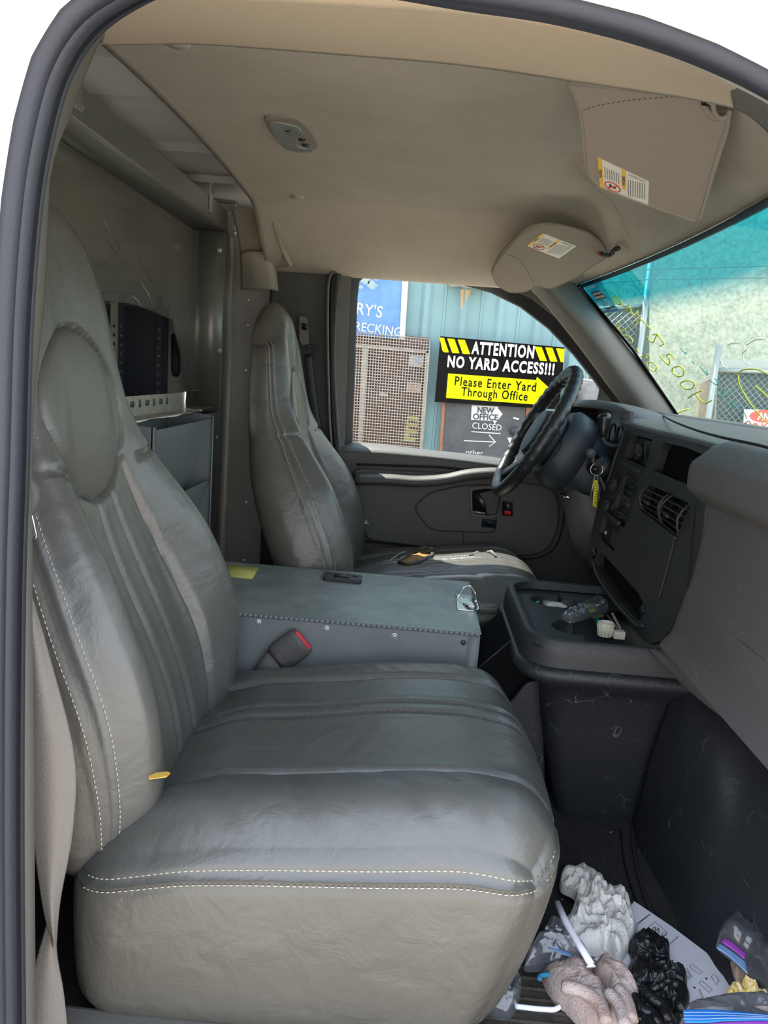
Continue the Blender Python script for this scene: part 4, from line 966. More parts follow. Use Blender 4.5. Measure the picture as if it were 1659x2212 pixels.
# climate / light control cluster
lc = SX([(1368, 940), (1407, 952), (1394, 1008), (1352, 990)], -.02, -.012, 'control_panel', 'black_gl')
b = MB(); b.disc(UP(1372, 975, SPl, -.012), SPl[1], .022, .010, 20, .019); kb = b.build('control_dial', 'stack', lc)
b = MB(); b.tube([UP(1374, 978, SPl, 0), UP(1392, 984, SPl, .010)], .006, 10); b.build('dial_grip', 'black_pl', lc)
b = MB(); P = [UP(1390+7*math.cos(t/10*PI), 972+20*math.sin(t/10*PI), SPl, -.011) for t in range(20)]; b.tube(P, .0012, 5, closed=True); b.build('dial_marks', 'ink_g', lc)
# radio
rd = SX([(1352, 1018), (1384, 1034), (1362, 1110), (1348, 1140), (1326, 1122)], -.02, -.006, 'radio', 'black_gl')
for a, c in ((1338, 1050), (1322, 1095)):
    b = MB(); d_ = UP(a, c, SPl, 0); b.disc(d_, SPl[1], .017, .004, 20); b.disc(d_+SPl[1]*.004, SPl[1], .013, .018, 20, .011)
    for k in range(16):
        A_ = SPl[1].orthogonal().normalized(); B_ = SPl[1].cross(A_); q = d_+(A_*math.cos(k*PI/8)+B_*math.sin(k*PI/8))*.0125; b.tube([q+SPl[1]*.005, q+SPl[1]*.02], .0018, 5)
    b.build('radio_knob', 'black_pl', rd)
for i, (a, c) in enumerate(((1356, 1046), (1362, 1050), (1352, 1058), (1358, 1062), (1345, 1068), (1350, 1072), (1355, 1076), (1335, 1106), (1340, 1110), (1345, 1115), (1337, 1116), (1352, 1028), (1362, 1034))):
    pp(MB(), [(a-2.2, c-3), (a+2.4, c-1), (a+1.6, c+4), (a-3, c+2)], SPl, -.006, .0).build('radio_button', 'stack', rd, bevel=.0005)
pp(MB(), [(1344, 1080), (1358, 1088), (1354, 1097), (1340, 1089)], SPl, -.006, -.004).build('radio_display', 'amberdust', rd)
# lighter bezel
lb = SX([(1306, 1116), (1338, 1138), (1326, 1188), (1300, 1166)], -.02, -.006, 'accessory_panel', 'black_gl')
pp(MB(), [(1322, 1142), (1334, 1150), (1326, 1184), (1315, 1174)], SPl, -.006, -.002).build('ashtray_front', 'stack', lb, bevel=.001)
pp(MB(), [(1303, 1145), (1306, 1147), (1304, 1154), (1301, 1152)], SPl, -.006, -.004).build('indicator_mark', 'chalk', lb)
b = MB(); b.disc(UP(1284, 1196, SPl, .0), SPl[1], .014, .006, 16); b.build('power_socket', 'black_gl', dash)
b = MB(); b.disc(UP(1389, 1318, SPl, .001), SPl[1], .011, .002, 16); b.build('side_slot', 'black_gl', dash)
# vents
def vent(quad, nm):
    q = [UP(a, c, SPl, -.004) for a, c in quad]; n = SPl[1]
    def B(u, v, o=0): return (q[0]*(1-u)+q[1]*u)*(1-v)+(q[3]*(1-u)+q[2]*u)*v+n*(o+.016*math.sin(PI*v))
    b = MB(); E_ = [(.04, 0), (.5, 0), (.96, 0), (1, .04), (1, .25), (1, .5), (1, .75), (1, .96), (.96, 1), (.5, 1), (.04, 1), (0, .96), (0, .75), (0, .5), (0, .25), (0, .04)]; b.tube([B(*e_) for e_ in E_], .0028, 8, closed=True); vt = b.build(nm, 'stack', dash)
    for k in range(1, 5):
        v_ = k/5; MB().prism([B(0, v_-.02), B(1, v_-.02), B(1, v_+.02), B(0, v_+.02)], -n*.018).build('vent_louver', 'stack', vt, bevel=.0008)
    b = MB()
    for k in range(1, 8): b.prism([B(k/8-.012, .05, -.018), B(k/8+.012, .05, -.018), B(k/8+.012, .95, -.018), B(k/8-.012, .95, -.018)], -n*.004)
    b.build('vent_vanes', 'black_pl', vt)
    MB().prism([B(.42, .52, .002), B(.62, .52, .002), B(.62, .64, .002), B(.42, .64, .002)], n*.006).build('vent_tab', 'stack', vt, bevel=.001)
vent([(1400, 1045), (1444, 1064), (1424, 1128), (1386, 1100)], 'air_vent')
vent([(1450, 1068), (1489, 1086), (1464, 1160), (1426, 1130)], 'air_vent')
# rounded near edge of the stack, running down to the engine cover
rows = [[(1560, 990, 1.40), (1530, 1030, 1.39), (1506, 1075, 1.39), (1498, 1160, 1.385), (1486, 1270, 1.385), (1460, 1345, 1.385), (1432, 1386, 1.385), (1400, 1393, 1.39)],
        [(1570, 1000, 1.37), (1548, 1045, 1.36), (1526, 1085, 1.35), (1516, 1170, 1.35), (1502, 1280, 1.35), (1478, 1355, 1.35), (1446, 1396, 1.36), (1410, 1404, 1.38)],
        [(1585, 1010, 1.36), (1562, 1060, 1.36), (1540, 1090, 1.36), (1528, 1180, 1.36), (1512, 1285, 1.36), (1488, 1362, 1.36), (1456, 1400, 1.37), (1420, 1410, 1.38)],
        [(1620, 1010, 1.40), (1590, 1060, 1.42), (1560, 1100, 1.42), (1545, 1190, 1.42), (1530, 1300, 1.42), (1500, 1370, 1.42), (1470, 1405, 1.42), (1440, 1420, 1.42)]]
patch('stack_side', rows, 'stack', dash, thick=.005)
rows = [[(1354, 932, 2.00), (1334, 985, 2.0), (1302, 1085, 2.0), (1281, 1180, 2.0), (1284, 1226, 2.0)], [(1346, 926, 2.02), (1326, 982, 2.02), (1294, 1082, 2.02), (1274, 1180, 2.02), (1276, 1230, 2.02)], [(1352, 925, 2.06), (1330, 982, 2.06), (1298, 1082, 2.06), (1280, 1180, 2.06), (1282, 1230, 2.06)]]
patch('stack_side', rows, 'stack', dash, thick=.004)
b = MB(); b.tube(spline([UP(a, c, SPl, .002) for a, c in ((1352, 930), (1330, 990), (1314, 1040), (1304, 1044))], 5), .004, 8); b.build('panel_edge', 'stack', dash)
# bottom lip of the open bin
b = MB(); b.tube(spline([UP(a, c, SPl, .002) for a, c in ((1284, 1215), (1294, 1246), (1330, 1300), (1376, 1350), (1392, 1352))], 5), .005, 8); b.build('bin_lip', 'stack', dash)

# passenger side: lateral sections
def prof(px, y): return [U(a, c, y=y) for a, c in px]
sec = [(1590, 960), (1566, 966), (1536, 982), (1510, 999), (1503, 1006), (1499, 1016), (1495, 1045), (1496, 1053), (1504, 1062), (1526, 1080), (1532, 1086), (1536, 1110), (1526, 1170), (1506, 1250), (1489, 1292), (1480, 1320), (1460, 1370), (1440, 1392), (1432, 1402)]
P0 = prof(sec, 1.34); rows = []
for k, (y, dx) in enumerate(((1.365, .012), (1.345, .0), (1.28, 0), (1.15, 0), (1.0, 0), (.90, 0), (.80, 0))):
    rows.append([Vector((p.x+dx, y, p.z)) for p in P0])
patch('passenger_fascia', rows, 'dash', dash, thick=.006, sub=6)
cap = [Vector((p.x, .80, p.z)) for p in P0]+[Vector((P0[-1].x+.03, .80, P0[-1].z-.05)), Vector((.93, .80, P0[-1].z-.05)), Vector((.93, .80, .795)), Vector((.68, .80, .803))]
MB().prism(cap, (0, -.01, 0)).build('dash_end_cap', 'dash', dash, smooth=False)
# lower knee bolster: from the crease down to the lower edge, growing toward the doorway
rows = [[(1489, 1292, 1.34), (1560, 1350, 1.18), (1620, 1402, 1.07), (1700, 1468, .96), (1780, 1530, .86)],
        [(1480, 1302, 1.345), (1547, 1362, 1.185), (1607, 1418, 1.075), (1690, 1486, .965), (1780, 1560, .865)],
        [(1462, 1360, 1.33), (1535, 1428, 1.17), (1598, 1490, 1.06), (1680, 1560, .95), (1780, 1640, .85)],
        [(1440, 1398, 1.35), (1500, 1456, 1.21), (1575, 1530, 1.09), (1665, 1602, .98), (1780, 1690, .87)],
        [(1400, 1404, 1.38), (1470, 1476, 1.27), (1552, 1544, 1.15), (1650, 1606, 1.04), (1780, 1690, .93)],
        [(1440, 1420, 1.45), (1500, 1480, 1.40), (1580, 1540, 1.30), (1680, 1600, 1.2), (1790, 1680, 1.1)]]
patch('knee_bolster', rows, 'dash', dash, thick=.006)
b = MB(); b.tube(spline([U(a, c, y=y) for a, c, y in ((1489, 1291, 1.345), (1560, 1349, 1.185), (1620, 1401, 1.075), (1700, 1467, .965))], 6), .0016, 6); b.build('fascia_gap', 'rubber_d', dash)
# dash top
rows = []
for y, zf, xf in ((2.44, .815, .60), (2.2, .812, .56), (2.02, .790, .525), (1.85, .781, .53), (1.6, .779, .545), (1.42, .776, .555), (1.36, .776, .555)):
    xb = .80+.13*(1-abs((y-1.65)/.82)**2.2)
    rows.append([Vector((xf+.012, y, zf-.010)), Vector((xf+.005, y, zf-.002)), Vector((xf+.02, y, zf+.006)), Vector(((xf+xb)/2-.02, y, .803)), Vector(((xf+xb)/2+.02, y, .808)), Vector((xb+.03, y, .795))])
patch('dash_top', rows, 'dashtop', dash, thick=.006)
rows = []
for y in (1.37, 1.34, 1.2, 1.0, .8):
    xb = .80+.13*(1-abs((min(y, 2.4)-1.65)/.82)**2.2); o_ = .0 if y > 1.35 else 0
    rows.append([Vector((P0[3].x+.003, y, P0[3].z)), Vector((P0[2].x, y, P0[2].z)), Vector((P0[1].x, y, P0[1].z+.001)), Vector((.62, y, .792)), Vector((.68, y, .806)), Vector((xb+.03, y, .795))])
patch('dash_top', rows, 'dashtop', dash, thick=.006)
b = MB(); b.tube(spline([U(a, c, z=.812) for a, c in ((1425, 893), (1450, 908), (1500, 928), (1560, 945), (1640, 962), (1720, 985))], 6), .0022, 6); b.build('top_seam', 'rubber_d', dash)
# gauge hood
yc = 2.19; rows = []
for x, w, zt, zb in ((.445, .20, .822, .70), (.46, .205, .832, .70), (.50, .21, .838, .70), (.60, .22, .828, .70), (.70, .22, .80, .70)):
    r = []
    for k in range(13):
        t = PI*k/12; c_ = math.cos(t); s_ = math.sin(t)
        r.append(Vector((x+(.565-x)*max(0, c_)**.8*(x < .56), yc-w*math.copysign(abs(c_)**.55, c_), zb+(zt-zb)*abs(s_)**.6)))
    rows.append(r)
patch('gauge_hood', rows, 'dashtop', dash, thick=.008)
box('gauge_panel', (.53, 1.985, .66), (.545, 2.395, .82), 'amberdust', dash)
for y in (2.04, 2.12, 2.22, 2.32):
    b = MB(); b.tube([Vector((.528, y+.034*math.cos(t*PI/10), .745+.034*math.sin(t*PI/10))) for t in range(20)], .0022, 6, closed=True); b.build('gauge_ring', 'black_gl', dash)
rows = [[Vector((.452, y, .71)), Vector((.46, y, .67)), Vector((.50, y, .60)), Vector((.52, y, .48)), Vector((.60, y, .36))] for y in (1.99, 2.1, 2.25, 2.42)]
patch('driver_fascia', rows, 'dash', dash, thick=.006)
b = MB(); b.tube(spline([Vector((.45, y, .705-.006*math.sin((y-1.99)*7))) for y in (1.99, 2.05, 2.12, 2.2, 2.3, 2.40)], 4), .012, 10); b.build('fascia_lip', 'dash', dash)
# sun-lit lower column fascia by the driver's knees
rows = [[(1215, 1065, 2.12), (1222, 1120, 2.12), (1240, 1180, 2.14), (1275, 1240, 2.2)], [(1236, 1058, 2.06), (1240, 1120, 2.06), (1262, 1180, 2.08), (1290, 1230, 2.12)], [(1270, 1070, 2.03), (1278, 1122, 2.03), (1296, 1160, 2.03), (1300, 1200, 2.06)], [(1330, 1070, 2.04), (1330, 1120, 2.04), (1330, 1160, 2.04), (1330, 1200, 2.06)]]
patch('knee_panel', rows, 'dash', dash, thick=.006)
b = MB(); b.tube([U(1212, 1068, y=2.1), U(1232, 1076, y=2.08)], .005, 8); b.build('hood_release', 'chrome', dash)

# ================================================================== STEERING
stc = thing('steering_column', 'dark steering column shroud with gear lever and ignition lock', 'steering column', (.55, 2.12, .5))
WC = Vector((.322, 2.12, .742)); ax = Vector((-.89, 0, .456)).normalized(); Yv = Vector((0, 1, 0)); Uv = ax.cross(Yv).normalized(); Uv = Uv if Uv.z > 0 else -Uv
def ringpt(c, r1, r2, k, n=32): t = 2*PI*k/n; return c+Yv*math.copysign(abs(math.cos(t))**.8, math.cos(t))*r1+Uv*math.copysign(abs(math.sin(t))**.8, math.sin(t))*r2
def loft(rs, nm, m, par_, caps=True):
    n = 32; v = [ringpt(WC-ax*d+off, r1, r2, k) for d, r1, r2, off in rs for k in range(n)]; f = [(i*n+k, i*n+(k+1) % n, (i+1)*n+(k+1) % n, (i+1)*n+k) for i in range(len(rs)-1) for k in range(n)]
    f += [tuple(range(n)), tuple(range((len(rs)-1)*n, len(rs)*n))]
    return mk(nm, v, f, m, par_, sharp=45)
Z_ = Vector((0, 0, 0)); dn = Vector((0, 0, -1))
loft([(.075, .070, .075, Z_), (.078, .082, .088, Z_), (.12, .085, .09, dn*.005), (.20, .088, .095, dn*.01), (.27, .09, .10, dn*.02), (.275, .08, .09, dn*.02)], 'column_shroud', 'shroud', stc)
sw = thing('steering_wheel', 'black steering wheel with finger-grip rim, seen edge on', 'steering wheel', WC)
v = []; n1, n2 = 120, 14; f = []
for i in range(n1):
    t = 2*PI*i/n1; ro = .186; grip = .0016*math.sin(t*40)*(1 if math.sin(t) > -.6 else 0)
    for k in range(n2):
        s1 = 2*PI*k/n2; inner = math.cos(s1) < .2
        rr = .0175+grip
        v.append(WC+(Yv*math.cos(t)+Uv*math.sin(t))*(ro+rr*math.cos(s1))+ax*rr*1.05*math.sin(s1))
for i in range(n1):
    for k in range(n2): f.append((i*n2+k, i*n2+(k+1) % n2, ((i+1) % n1)*n2+(k+1) % n2, ((i+1) % n1)*n2+k))
mk('rim', v, f, 'wheel', sw)
loft([(-.012, .05, .045, Z_), (-.008, .068, .062, Z_), (.01, .078, .072, Z_), (.045, .080, .075, Z_), (.07, .062, .06, Z_)], 'hub', 'shroud', sw)
for ay, au in ((1, .25), (-1, .25), (.55, -1), (-.55, -1)):
    d = (Yv*ay+Uv*au).normalized(); b = MB(); b.tube([WC-ax*.028+d*.06, WC-ax*.018+d*.12, WC+d*.182], [(.014, .030), (.010, .024), (.009, .020)], 12, flat=ax); b.build('spoke', 'wheel', sw)
# casing behind the hub
loft([(.055, .088, .092, Z_), (.075, .098, .108, dn*.0), (.11, .10, .112, dn*.005), (.135, .085, .095, dn*.01)], 'column_casing', 'shroud', stc)
b = MB(); b.tube(spline([U(a, c, y=2.02) for a, c in ((1196, 900), (1212, 960), (1180, 1000), (1168, 1010))], 5), .0015, 5); b.build('casing_seam', 'rubber_d', stc)
ig = U(1288, 1003, y=2.0); b = MB(); dI = Vector((-.8, -.55, .25)).normalized()
b.disc(ig-dI*.03, dI, .034, .032, 24, .030); ib = b.build('ignition_housing', 'shroud', stc)
b = MB(); P = [ig+dI*.004+(dI.orthogonal().normalized()*math.cos(k*PI/12)+dI.cross(dI.orthogonal().normalized())*math.sin(k*PI/12))*.022 for k in range(24)]; b.tube(P, .0025, 6, closed=True); b.build('lock_ring', 'black_gl', ib)
b = MB(); b.disc(ig, dI, .013, .012, 16, .012); b.build('lock_barrel', 'black_gl', ib)
# gear lever
b = MB(); b.tube(spline([U(a, c, y=2.0) for a, c in ((1302, 940), (1306, 955), (1320, 962), (1345, 962), (1365, 962))], 5), .007, 10); gl = b.build('gear_lever', 'shroud', stc)
b = MB(); b.tube(spline([U(a, c, y=1.99) for a, c in ((1306, 893), (1306, 905), (1304, 925), (1303, 943))], 4), [(.010, .010), (.0145, .0145), (.0165, .0165), (.017, .017), (.0168, .0168), (.016, .016), (.015, .015), (.014, .014), (.0135, .0135), (.0125, .0125), (.0115, .0115), (.010, .010), (.009, .009)], 16); b.build('lever_knob', 'black_gl', gl)
# keys
ky = thing('key_ring', 'steel key ring with yellow tag hanging from the ignition', 'keys', U(1286, 1100, y=1.95))
yk = 1.965
b = MB(); c0 = U(1289, 1014, y=yk); b.tube([c0+Vector((.0155*math.cos(k*PI/14), 0, .0155*math.sin(k*PI/14))) for k in range(28)], .0011, 6, closed=True); b.build('ring', 'chrome', ky)
b = MB(); pp(b, [(1282, 998), (1300, 985), (1308, 992), (1298, 1006), (1290, 1010)], PY(yk), 0, .004); b.build('key_head', 'black_gl', ky, bevel=.001)
pp(MB(), [(1283, 1036), (1291, 1038), (1289, 1098), (1280, 1092)], PY(yk), .001, .003).build('yellow_tag', 'keytag', ky)
for q in ([(1284, 1024), (1288, 1026), (1277, 1078), (1274, 1076)], [(1289, 1024), (1292, 1026), (1296, 1080), (1293, 1078)]): pp(MB(), q, PY(yk), -.002, .0).build('key_blade', 'galv', ky)
b = MB()
for k in range(8): pp(b, [(1283.5, 1042+k*6), (1288, 1043+k*6), (1288, 1044.5+k*6), (1283.5, 1043.5+k*6)], PY(yk), .003, .0034)
b.build('tag_marks', 'ink', ky)

# ================================================================== ENGINE COVER CONSOLE
ec = thing('engine_cover', 'black scuffed engine cover console with open cup holder tray', 'console', (.42, 1.6, 0))
def rr(x0, x1, y0, y1, r, z, n=6, ch=0):
    P = []
    for cx_, cy_, a0 in ((x1-r, y1-r, 0), (x0+r, y1-r, 90), (x0+r+ch, y0+r, 180), (x1-r, y0+r, 270)):
        for k in range(n+1):
            t = math.radians(a0+90*k/n); P.append(Vector((cx_+r*math.cos(t), cy_+r*math.sin(t), z)))
    return P
def ringloft(rs, nm, m, par_, cap=(True, True), **k):
    n = len(rs[0]); v = [p for r in rs for p in r]; f = [(i*n+j, i*n+(j+1) % n, (i+1)*n+(j+1) % n, (i+1)*n+j) for i in range(len(rs)-1) for j in range(n)]
    if cap[0]: f.append(tuple(range(n)))
    if cap[1]: f.append(tuple(range((len(rs)-1)*n, len(rs)*n)))
    return mk(nm, v, f, m, par_, **k)
X2 = .80
body = ringloft([rr(.352, X2, 1.465, 1.78, .03, .0), rr(.335, X2, 1.455, 1.79, .03, .06), rr(.300, X2, 1.430, 1.80, .035, .20), rr(.288, X2, 1.415, 1.81, .04, .275), rr(.270, X2, 1.40, 1.82, .05, .302), rr(.232, X2, 1.372, 1.83, .07, .322), rr(.222, X2, 1.366, 1.835, .075, .334), rr(.226, X2, 1.368, 1.835, .075, .346), rr(.232, X2, 1.378, 1.83, .075, .350)], 'cover_body', 'black_pl', ec, sharp=60)
rim = ringloft([rr(.234, X2, 1.380, 1.828, .075, .349), rr(.236, X2, 1.380, 1.828, .075, .375), rr(.240, X2, 1.383, 1.825, .072, .400), rr(.246, X2, 1.388, 1.820, .07, .404), rr(.254, X2, 1.395, 1.812, .065, .402), rr(.258, X2, 1.399, 1.808, .06, .385)], 'tray_rim', 'stack', ec, cap=(False, False), sharp=60)
v = []; f = []; n1, n2 = 110, 90
c1 = U(1205, 1305, z=.375); c2 = U(1245, 1362, z=.375)
def tz(x, y):
    z = .386
    d1 = math.hypot((x-c1.x)/1.25, y-c1.y); z -= .055*sm(.050, .043, d1)
    d2 = math.hypot((x-c2.x)/1.1, y-c2.y); z -= .055*sm(.046, .039, d2)
    z -= .075*sm(.365, .377, x)*sm(1.39, 1.405, y)*sm(1.80, 1.785, y)*(1 if d1 > .048 and d2 > .045 else 1)
    z -= .004*sm(.262, .272, x)
    return max(z, .30)
for i in range(n1+1):
    for j in range(n2+1):
        x = .25+(.60-.25)*i/n1; y = 1.392+(1.815-1.392)*j/n2; v.append((x, y, tz(x, y)))
for i in range(n1):
    for j in range(n2): f.append((i*(n2+1)+j, i*(n2+1)+j+1, (i+1)*(n2+1)+j+1, (i+1)*(n2+1)+j))
mk('cup_holder_tray', v, f, 'stack', ec)
# front pocket of the cover
b = MB(); b.prism(rounded([U(a, c, y=1.50) for a, c in ((1040, 1590), (1138, 1474), (1176, 1468), (1178, 1700), (1100, 1690))], .008), (0, .012, 0)); pk = b.build('side_pocket', 'black_pl', ec, bevel=.004)
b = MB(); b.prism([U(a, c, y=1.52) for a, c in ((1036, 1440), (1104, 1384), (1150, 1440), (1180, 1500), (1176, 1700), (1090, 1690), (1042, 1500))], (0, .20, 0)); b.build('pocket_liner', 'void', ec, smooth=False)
b = MB(); b.tube([U(a, c, y=1.515) for a, c in ((1104, 1384), (1036, 1440), (1040, 1500), (1060, 1540))], .0016, 6); b.build('liner_edge', 'black_pl', ec)
# footwell side and toe board (one curved moulding from the cover to the doorway)
rows = [[U(a, c, z=0) for a, c in ((1366, 1770), (1382, 1890), (1430, 2010), (1512, 2100), (1650, 2200), (1800, 2300))],
        [U(a, c, y=y) for a, c, y in ((1372, 1760, 1.43), (1400, 1860, 1.33), (1470, 1950, 1.20), (1560, 2030, 1.09), (1680, 2110, .98), (1800, 2200, .88))],
        [U(a, c, y=y) for a, c, y in ((1402, 1640, 1.41), (1450, 1680, 1.30), (1530, 1740, 1.185), (1600, 1800, 1.12), (1700, 1880, 1.02), (1800, 1960, .92))],
        [U(a, c, y=y) for a, c, y in ((1436, 1540, 1.40), (1480, 1560, 1.32), (1545, 1600, 1.24), (1610, 1660, 1.18), (1700, 1730, 1.08), (1800, 1800, .98))],
        [U(a, c, y=y) for a, c, y in ((1470, 1440, 1.44), (1510, 1450, 1.40), (1570, 1480, 1.34), (1630, 1520, 1.28), (1710, 1580, 1.2), (1800, 1640, 1.1))]]
fw = patch('wall_front', rows, 'black_pl', thick=.006, sub=8); tag(fw, kind='structure')
b = MB(); b.tube(spline([Vector(p)+Vector((-.004, -.003, .004)) for p in rows[0]], 6), .004, 8); tag(b.build('trim_18', 'stack'), kind='structure')
b = MB(); b.tube(spline([U(a, c, z=.003) for a, c in ((1340, 1790), (1348, 1860), (1372, 1940), (1420, 2040))], 6), .0016, 6); tag(b.build('trim_19', 'rubber_d'), kind='structure')
fm = MB(); P = [U(a, c, z=.004) for a, c in ((1130, 2060), (1190, 2048), (1290, 2120), (1420, 2330), (900, 2400), (860, 2150))]
b = MB(); base_ = Vector((-.05, .80, 0))
tag(MB().box((.0, .72, 0), (.42, 1.06, .004)).build('floor', 'mat_r', smooth=False), kind='structure')
b = MB()
for k in range(16): b.tube([Vector((.0, .73+k*.02, .005)), Vector((.42, .73+k*.02, .005))], .003, 6)
tag(b.build('trim_33', 'mat_r'), kind='structure')

# ================================================================== OUTSIDE, SEEN THROUGH THE GLASS
G = -.62
tag(MB().box((-30, -30, G-.05), (40, 40, G)).build('ground', 'concrete', smooth=False), kind='structure')
YB = 7.06
v = []; x = -6.; prof_ = []
while x < 1.42:
    prof_ += [(x, 0), (x+.035, -.03), (x+.075, -.03), (x+.11, 0), (x+.20, 0), (x+.205, -.008), (x+.225, -.008), (x+.23, 0)]; x += .33
b = MB(); n = len(prof_); V_ = [Vector((a, YB+c, G)) for a, c in prof_]+[Vector((a, YB+c, 3.6)) for a, c in prof_]+[Vector((a, YB+.3, G)) for a in (prof_[-1][0], -6)]+[Vector((a, YB+.3, 3.6)) for a in (prof_[-1][0], -6)]
Fc = [(i, i+1, n+i+1, n+i) for i in range(n-1)]+[(n-1, 2*n, 2*n+2, 2*n-1), (n, 2*n-1, 2*n+2, 2*n+3)]
tag(b.add(V_, Fc).build('blue_building', 'blue', smooth=False), 'pale blue corrugated metal building facing the driver window', 'building')
def C(x, y): return (700+x/2.765, 560+y/2.765)
def CP(pts): return [C(*p) for p in pts]
P7 = PY(7.0)
# mural
mu = pp(MB(), CP([(120, 60), (468, 95), (452, 480), (110, 440)]), P7, 0, .02).build('painted_sign', 'mural', smooth=False); tag(mu, 'faded blue painted wall sign with white hand lettering ending in RECKING', 'sign')
def T(nm, s_, a, b_, h, m, par_, pl=P7, off=.0, **k):
    p0, p1 = UP(*C(*a), pl, off), UP(*C(*b_), pl, off); return text(nm, s_, p0, p1, h, m, par_, thick=.004, **k)
pxm = 7.0/1661/2.765
T('lettering', "RY'S", (192, 328), (345, 352), 66*pxm, 'chalk', mu, off=.02, bold=.004)
T('lettering', "RECKING", (183, 425), (458, 462), 50*pxm, 'chalk', mu, off=.02, bold=.004)
b = MB(); rnd = random.Random(5)
for k in range(5):
    cx_, cy_ = rnd.uniform(215, 330), rnd.uniform(95, 175); r_ = rnd.uniform(18, 42)
    pp(b, CP([(cx_+r_*rnd.uniform(.6, 1.1)*math.cos(t*PI/6), cy_+r_*.75*rnd.uniform(.6, 1.1)*math.sin(t*PI/6)) for t in range(12)]), P7, .02, .0215)
b.build('peeled_patch', mat('peeled_paint', (.30, .34, .28), .7, var=.6, vscale=20, var_col=(.16, .26, .34)), mu, smooth=False)
pp(MB(), CP([(468, 98), (505, 102), (482, 480), (452, 478)]), P7, -.01, .03).build('corner_post', 'cream', mu, smooth=False)
# gate with mesh
gt = thing('mesh_gate', 'brown steel mesh gate with pale frame at the left of the blue building', 'gate', U(*C(380, 1130), y=6.95))
b = MB(); pp(b, CP([(120, 430), (630, 470), (588, 1140), (90, 1100)]), PY(7.02), 0, .01); b.build('dark_backing', 'rustdark', gt, smooth=False)
PG = PY(6.95); b = MB()
def gq(u, v_): # along the gate
    a_ = C(120+(632-120)*u, 428+(478-428)*u); c_ = C(90+(585-90)*u, 1100+(1142-1100)*u)
    return (a_[0]*(1-v_)+c_[0]*v_, a_[1]*(1-v_)+c_[1]*v_)
for k in range(32): p, q = UP(*gq(k/31, 0), PG), UP(*gq(k/31, 1), PG); b.tube([p, q], .0046, 4)
for k in range(40): p, q = UP(*gq(0, k/39), PG, .004), UP(*gq(1, k/39), PG, .004); b.tube([p, q], .0046, 4)
b.build('mesh_screen', 'rust', gt)
for q in ([(607, 545), (632, 547), (588, 1140), (572, 1138)], [(228, 530), (262, 534), (228, 1110), (200, 1106)], [(120, 500), (628, 545), (626, 562), (118, 522)]):
    pp(MB(), CP(q), PY(6.98), 0, .02).build('gate_frame', 'cream', gt, smooth=False)
for nm, q, m, lab, cat in (('notice_sign', [(512, 572), (596, 578), (592, 642), (508, 636)], 'signwhite', 'small blue and white notice behind the gate mesh', 'sign'),
                      ('notice_sign', [(496, 732), (582, 738), (576, 798), (490, 792)], 'cream', 'small notice with red print behind the gate mesh', 'sign'),
                      ('notice_sign', [(498, 935), (565, 940), (545, 1092), (478, 1086)], 'sticky', 'tall yellowish notice low behind the gate mesh', 'sign')):
    o = pp(MB(), CP(q), PY(7.0), 0, .008).build(nm, m, smooth=False); tag(o, lab, cat)
    b = MB(); x0_, y0_ = q[0]; w = q[1][0]-q[0][0]; hh = q[3][1]-q[0][1]
    for k in range(3): pp(b, CP([(x0_+w*.12, y0_+hh*(.15+.28*k)), (x0_+w*.85, y0_+hh*(.18+.28*k)), (x0_+w*.83, y0_+hh*(.30+.28*k)), (x0_+w*.10, y0_+hh*(.27+.28*k))]), PY(7.0), .008, .010)
    b.build('print_blocks', 'blueseal2' if 'blue' in lab else 'redink' if 'red' in lab else 'ink', o, smooth=False)
b = MB(); pp(b, CP([(335, 790), (380, 795), (378, 822), (332, 817)]), PY(7.0), 0, .01); tag(b.build('paper_scrap', 'cream', smooth=False), 'small pale paper scrap hung behind the middle of the gate', 'paper')
# yard sign
PA = PY(6.93)
sg = pp(MB(), CP([(695, 460), (1436, 527), (1403, 897), (660, 852)]), PA, 0, .012).build('yard_sign', 'signblack', smooth=False, thick=0); tag(sg, 'black and yellow ATTENTION NO YARD ACCESS sign on the blue building', 'sign')
for q in ([(690, 468), (716, 470), (745, 556), (718, 556), (706, 545)], [(735, 474), (778, 477), (808, 562), (765, 560)], [(797, 480), (840, 483), (872, 567), (828, 565)],
          [(1255, 521), (1298, 525), (1330, 609), (1288, 606)], [(1320, 527), (1362, 530), (1392, 612), (1350, 611)], [(1384, 532), (1434, 536), (1430, 602), (1428, 616), (1412, 614)]):
    pp(MB(), CP(q), PA, .012, .016).build('yellow_stripe', 'yellow', sg, smooth=False)
ar = pp(MB(), CP([(741, 682), (1266, 722), (1270, 702), (1382, 804), (1247, 887), (1249, 866), (728, 828)]), PA, .012, .016).build('yellow_arrow', 'yellow', sg, smooth=False)
def TS(s_, a, b_, h, m, par_, off, bold): T('lettering', s_, a, b_, h*pxm, m, par_, pl=PA, off=off, bold=bold, space=1.16)
TS('ATTENTION', (879, 562), (1250, 590), 66, 'signwhite', sg, .012, .035)
TS('NO YARD ACCESS!!!', (735, 641), (1370, 690), 62, 'signwhite', sg, .012, .035)
TS('Please Enter Yard', (779, 752), (1262, 790), 52, 'signblack', ar, .016, .012)
TS('Through Office', (818, 814), (1212, 845), 50, 'signblack', ar, .016, .012)
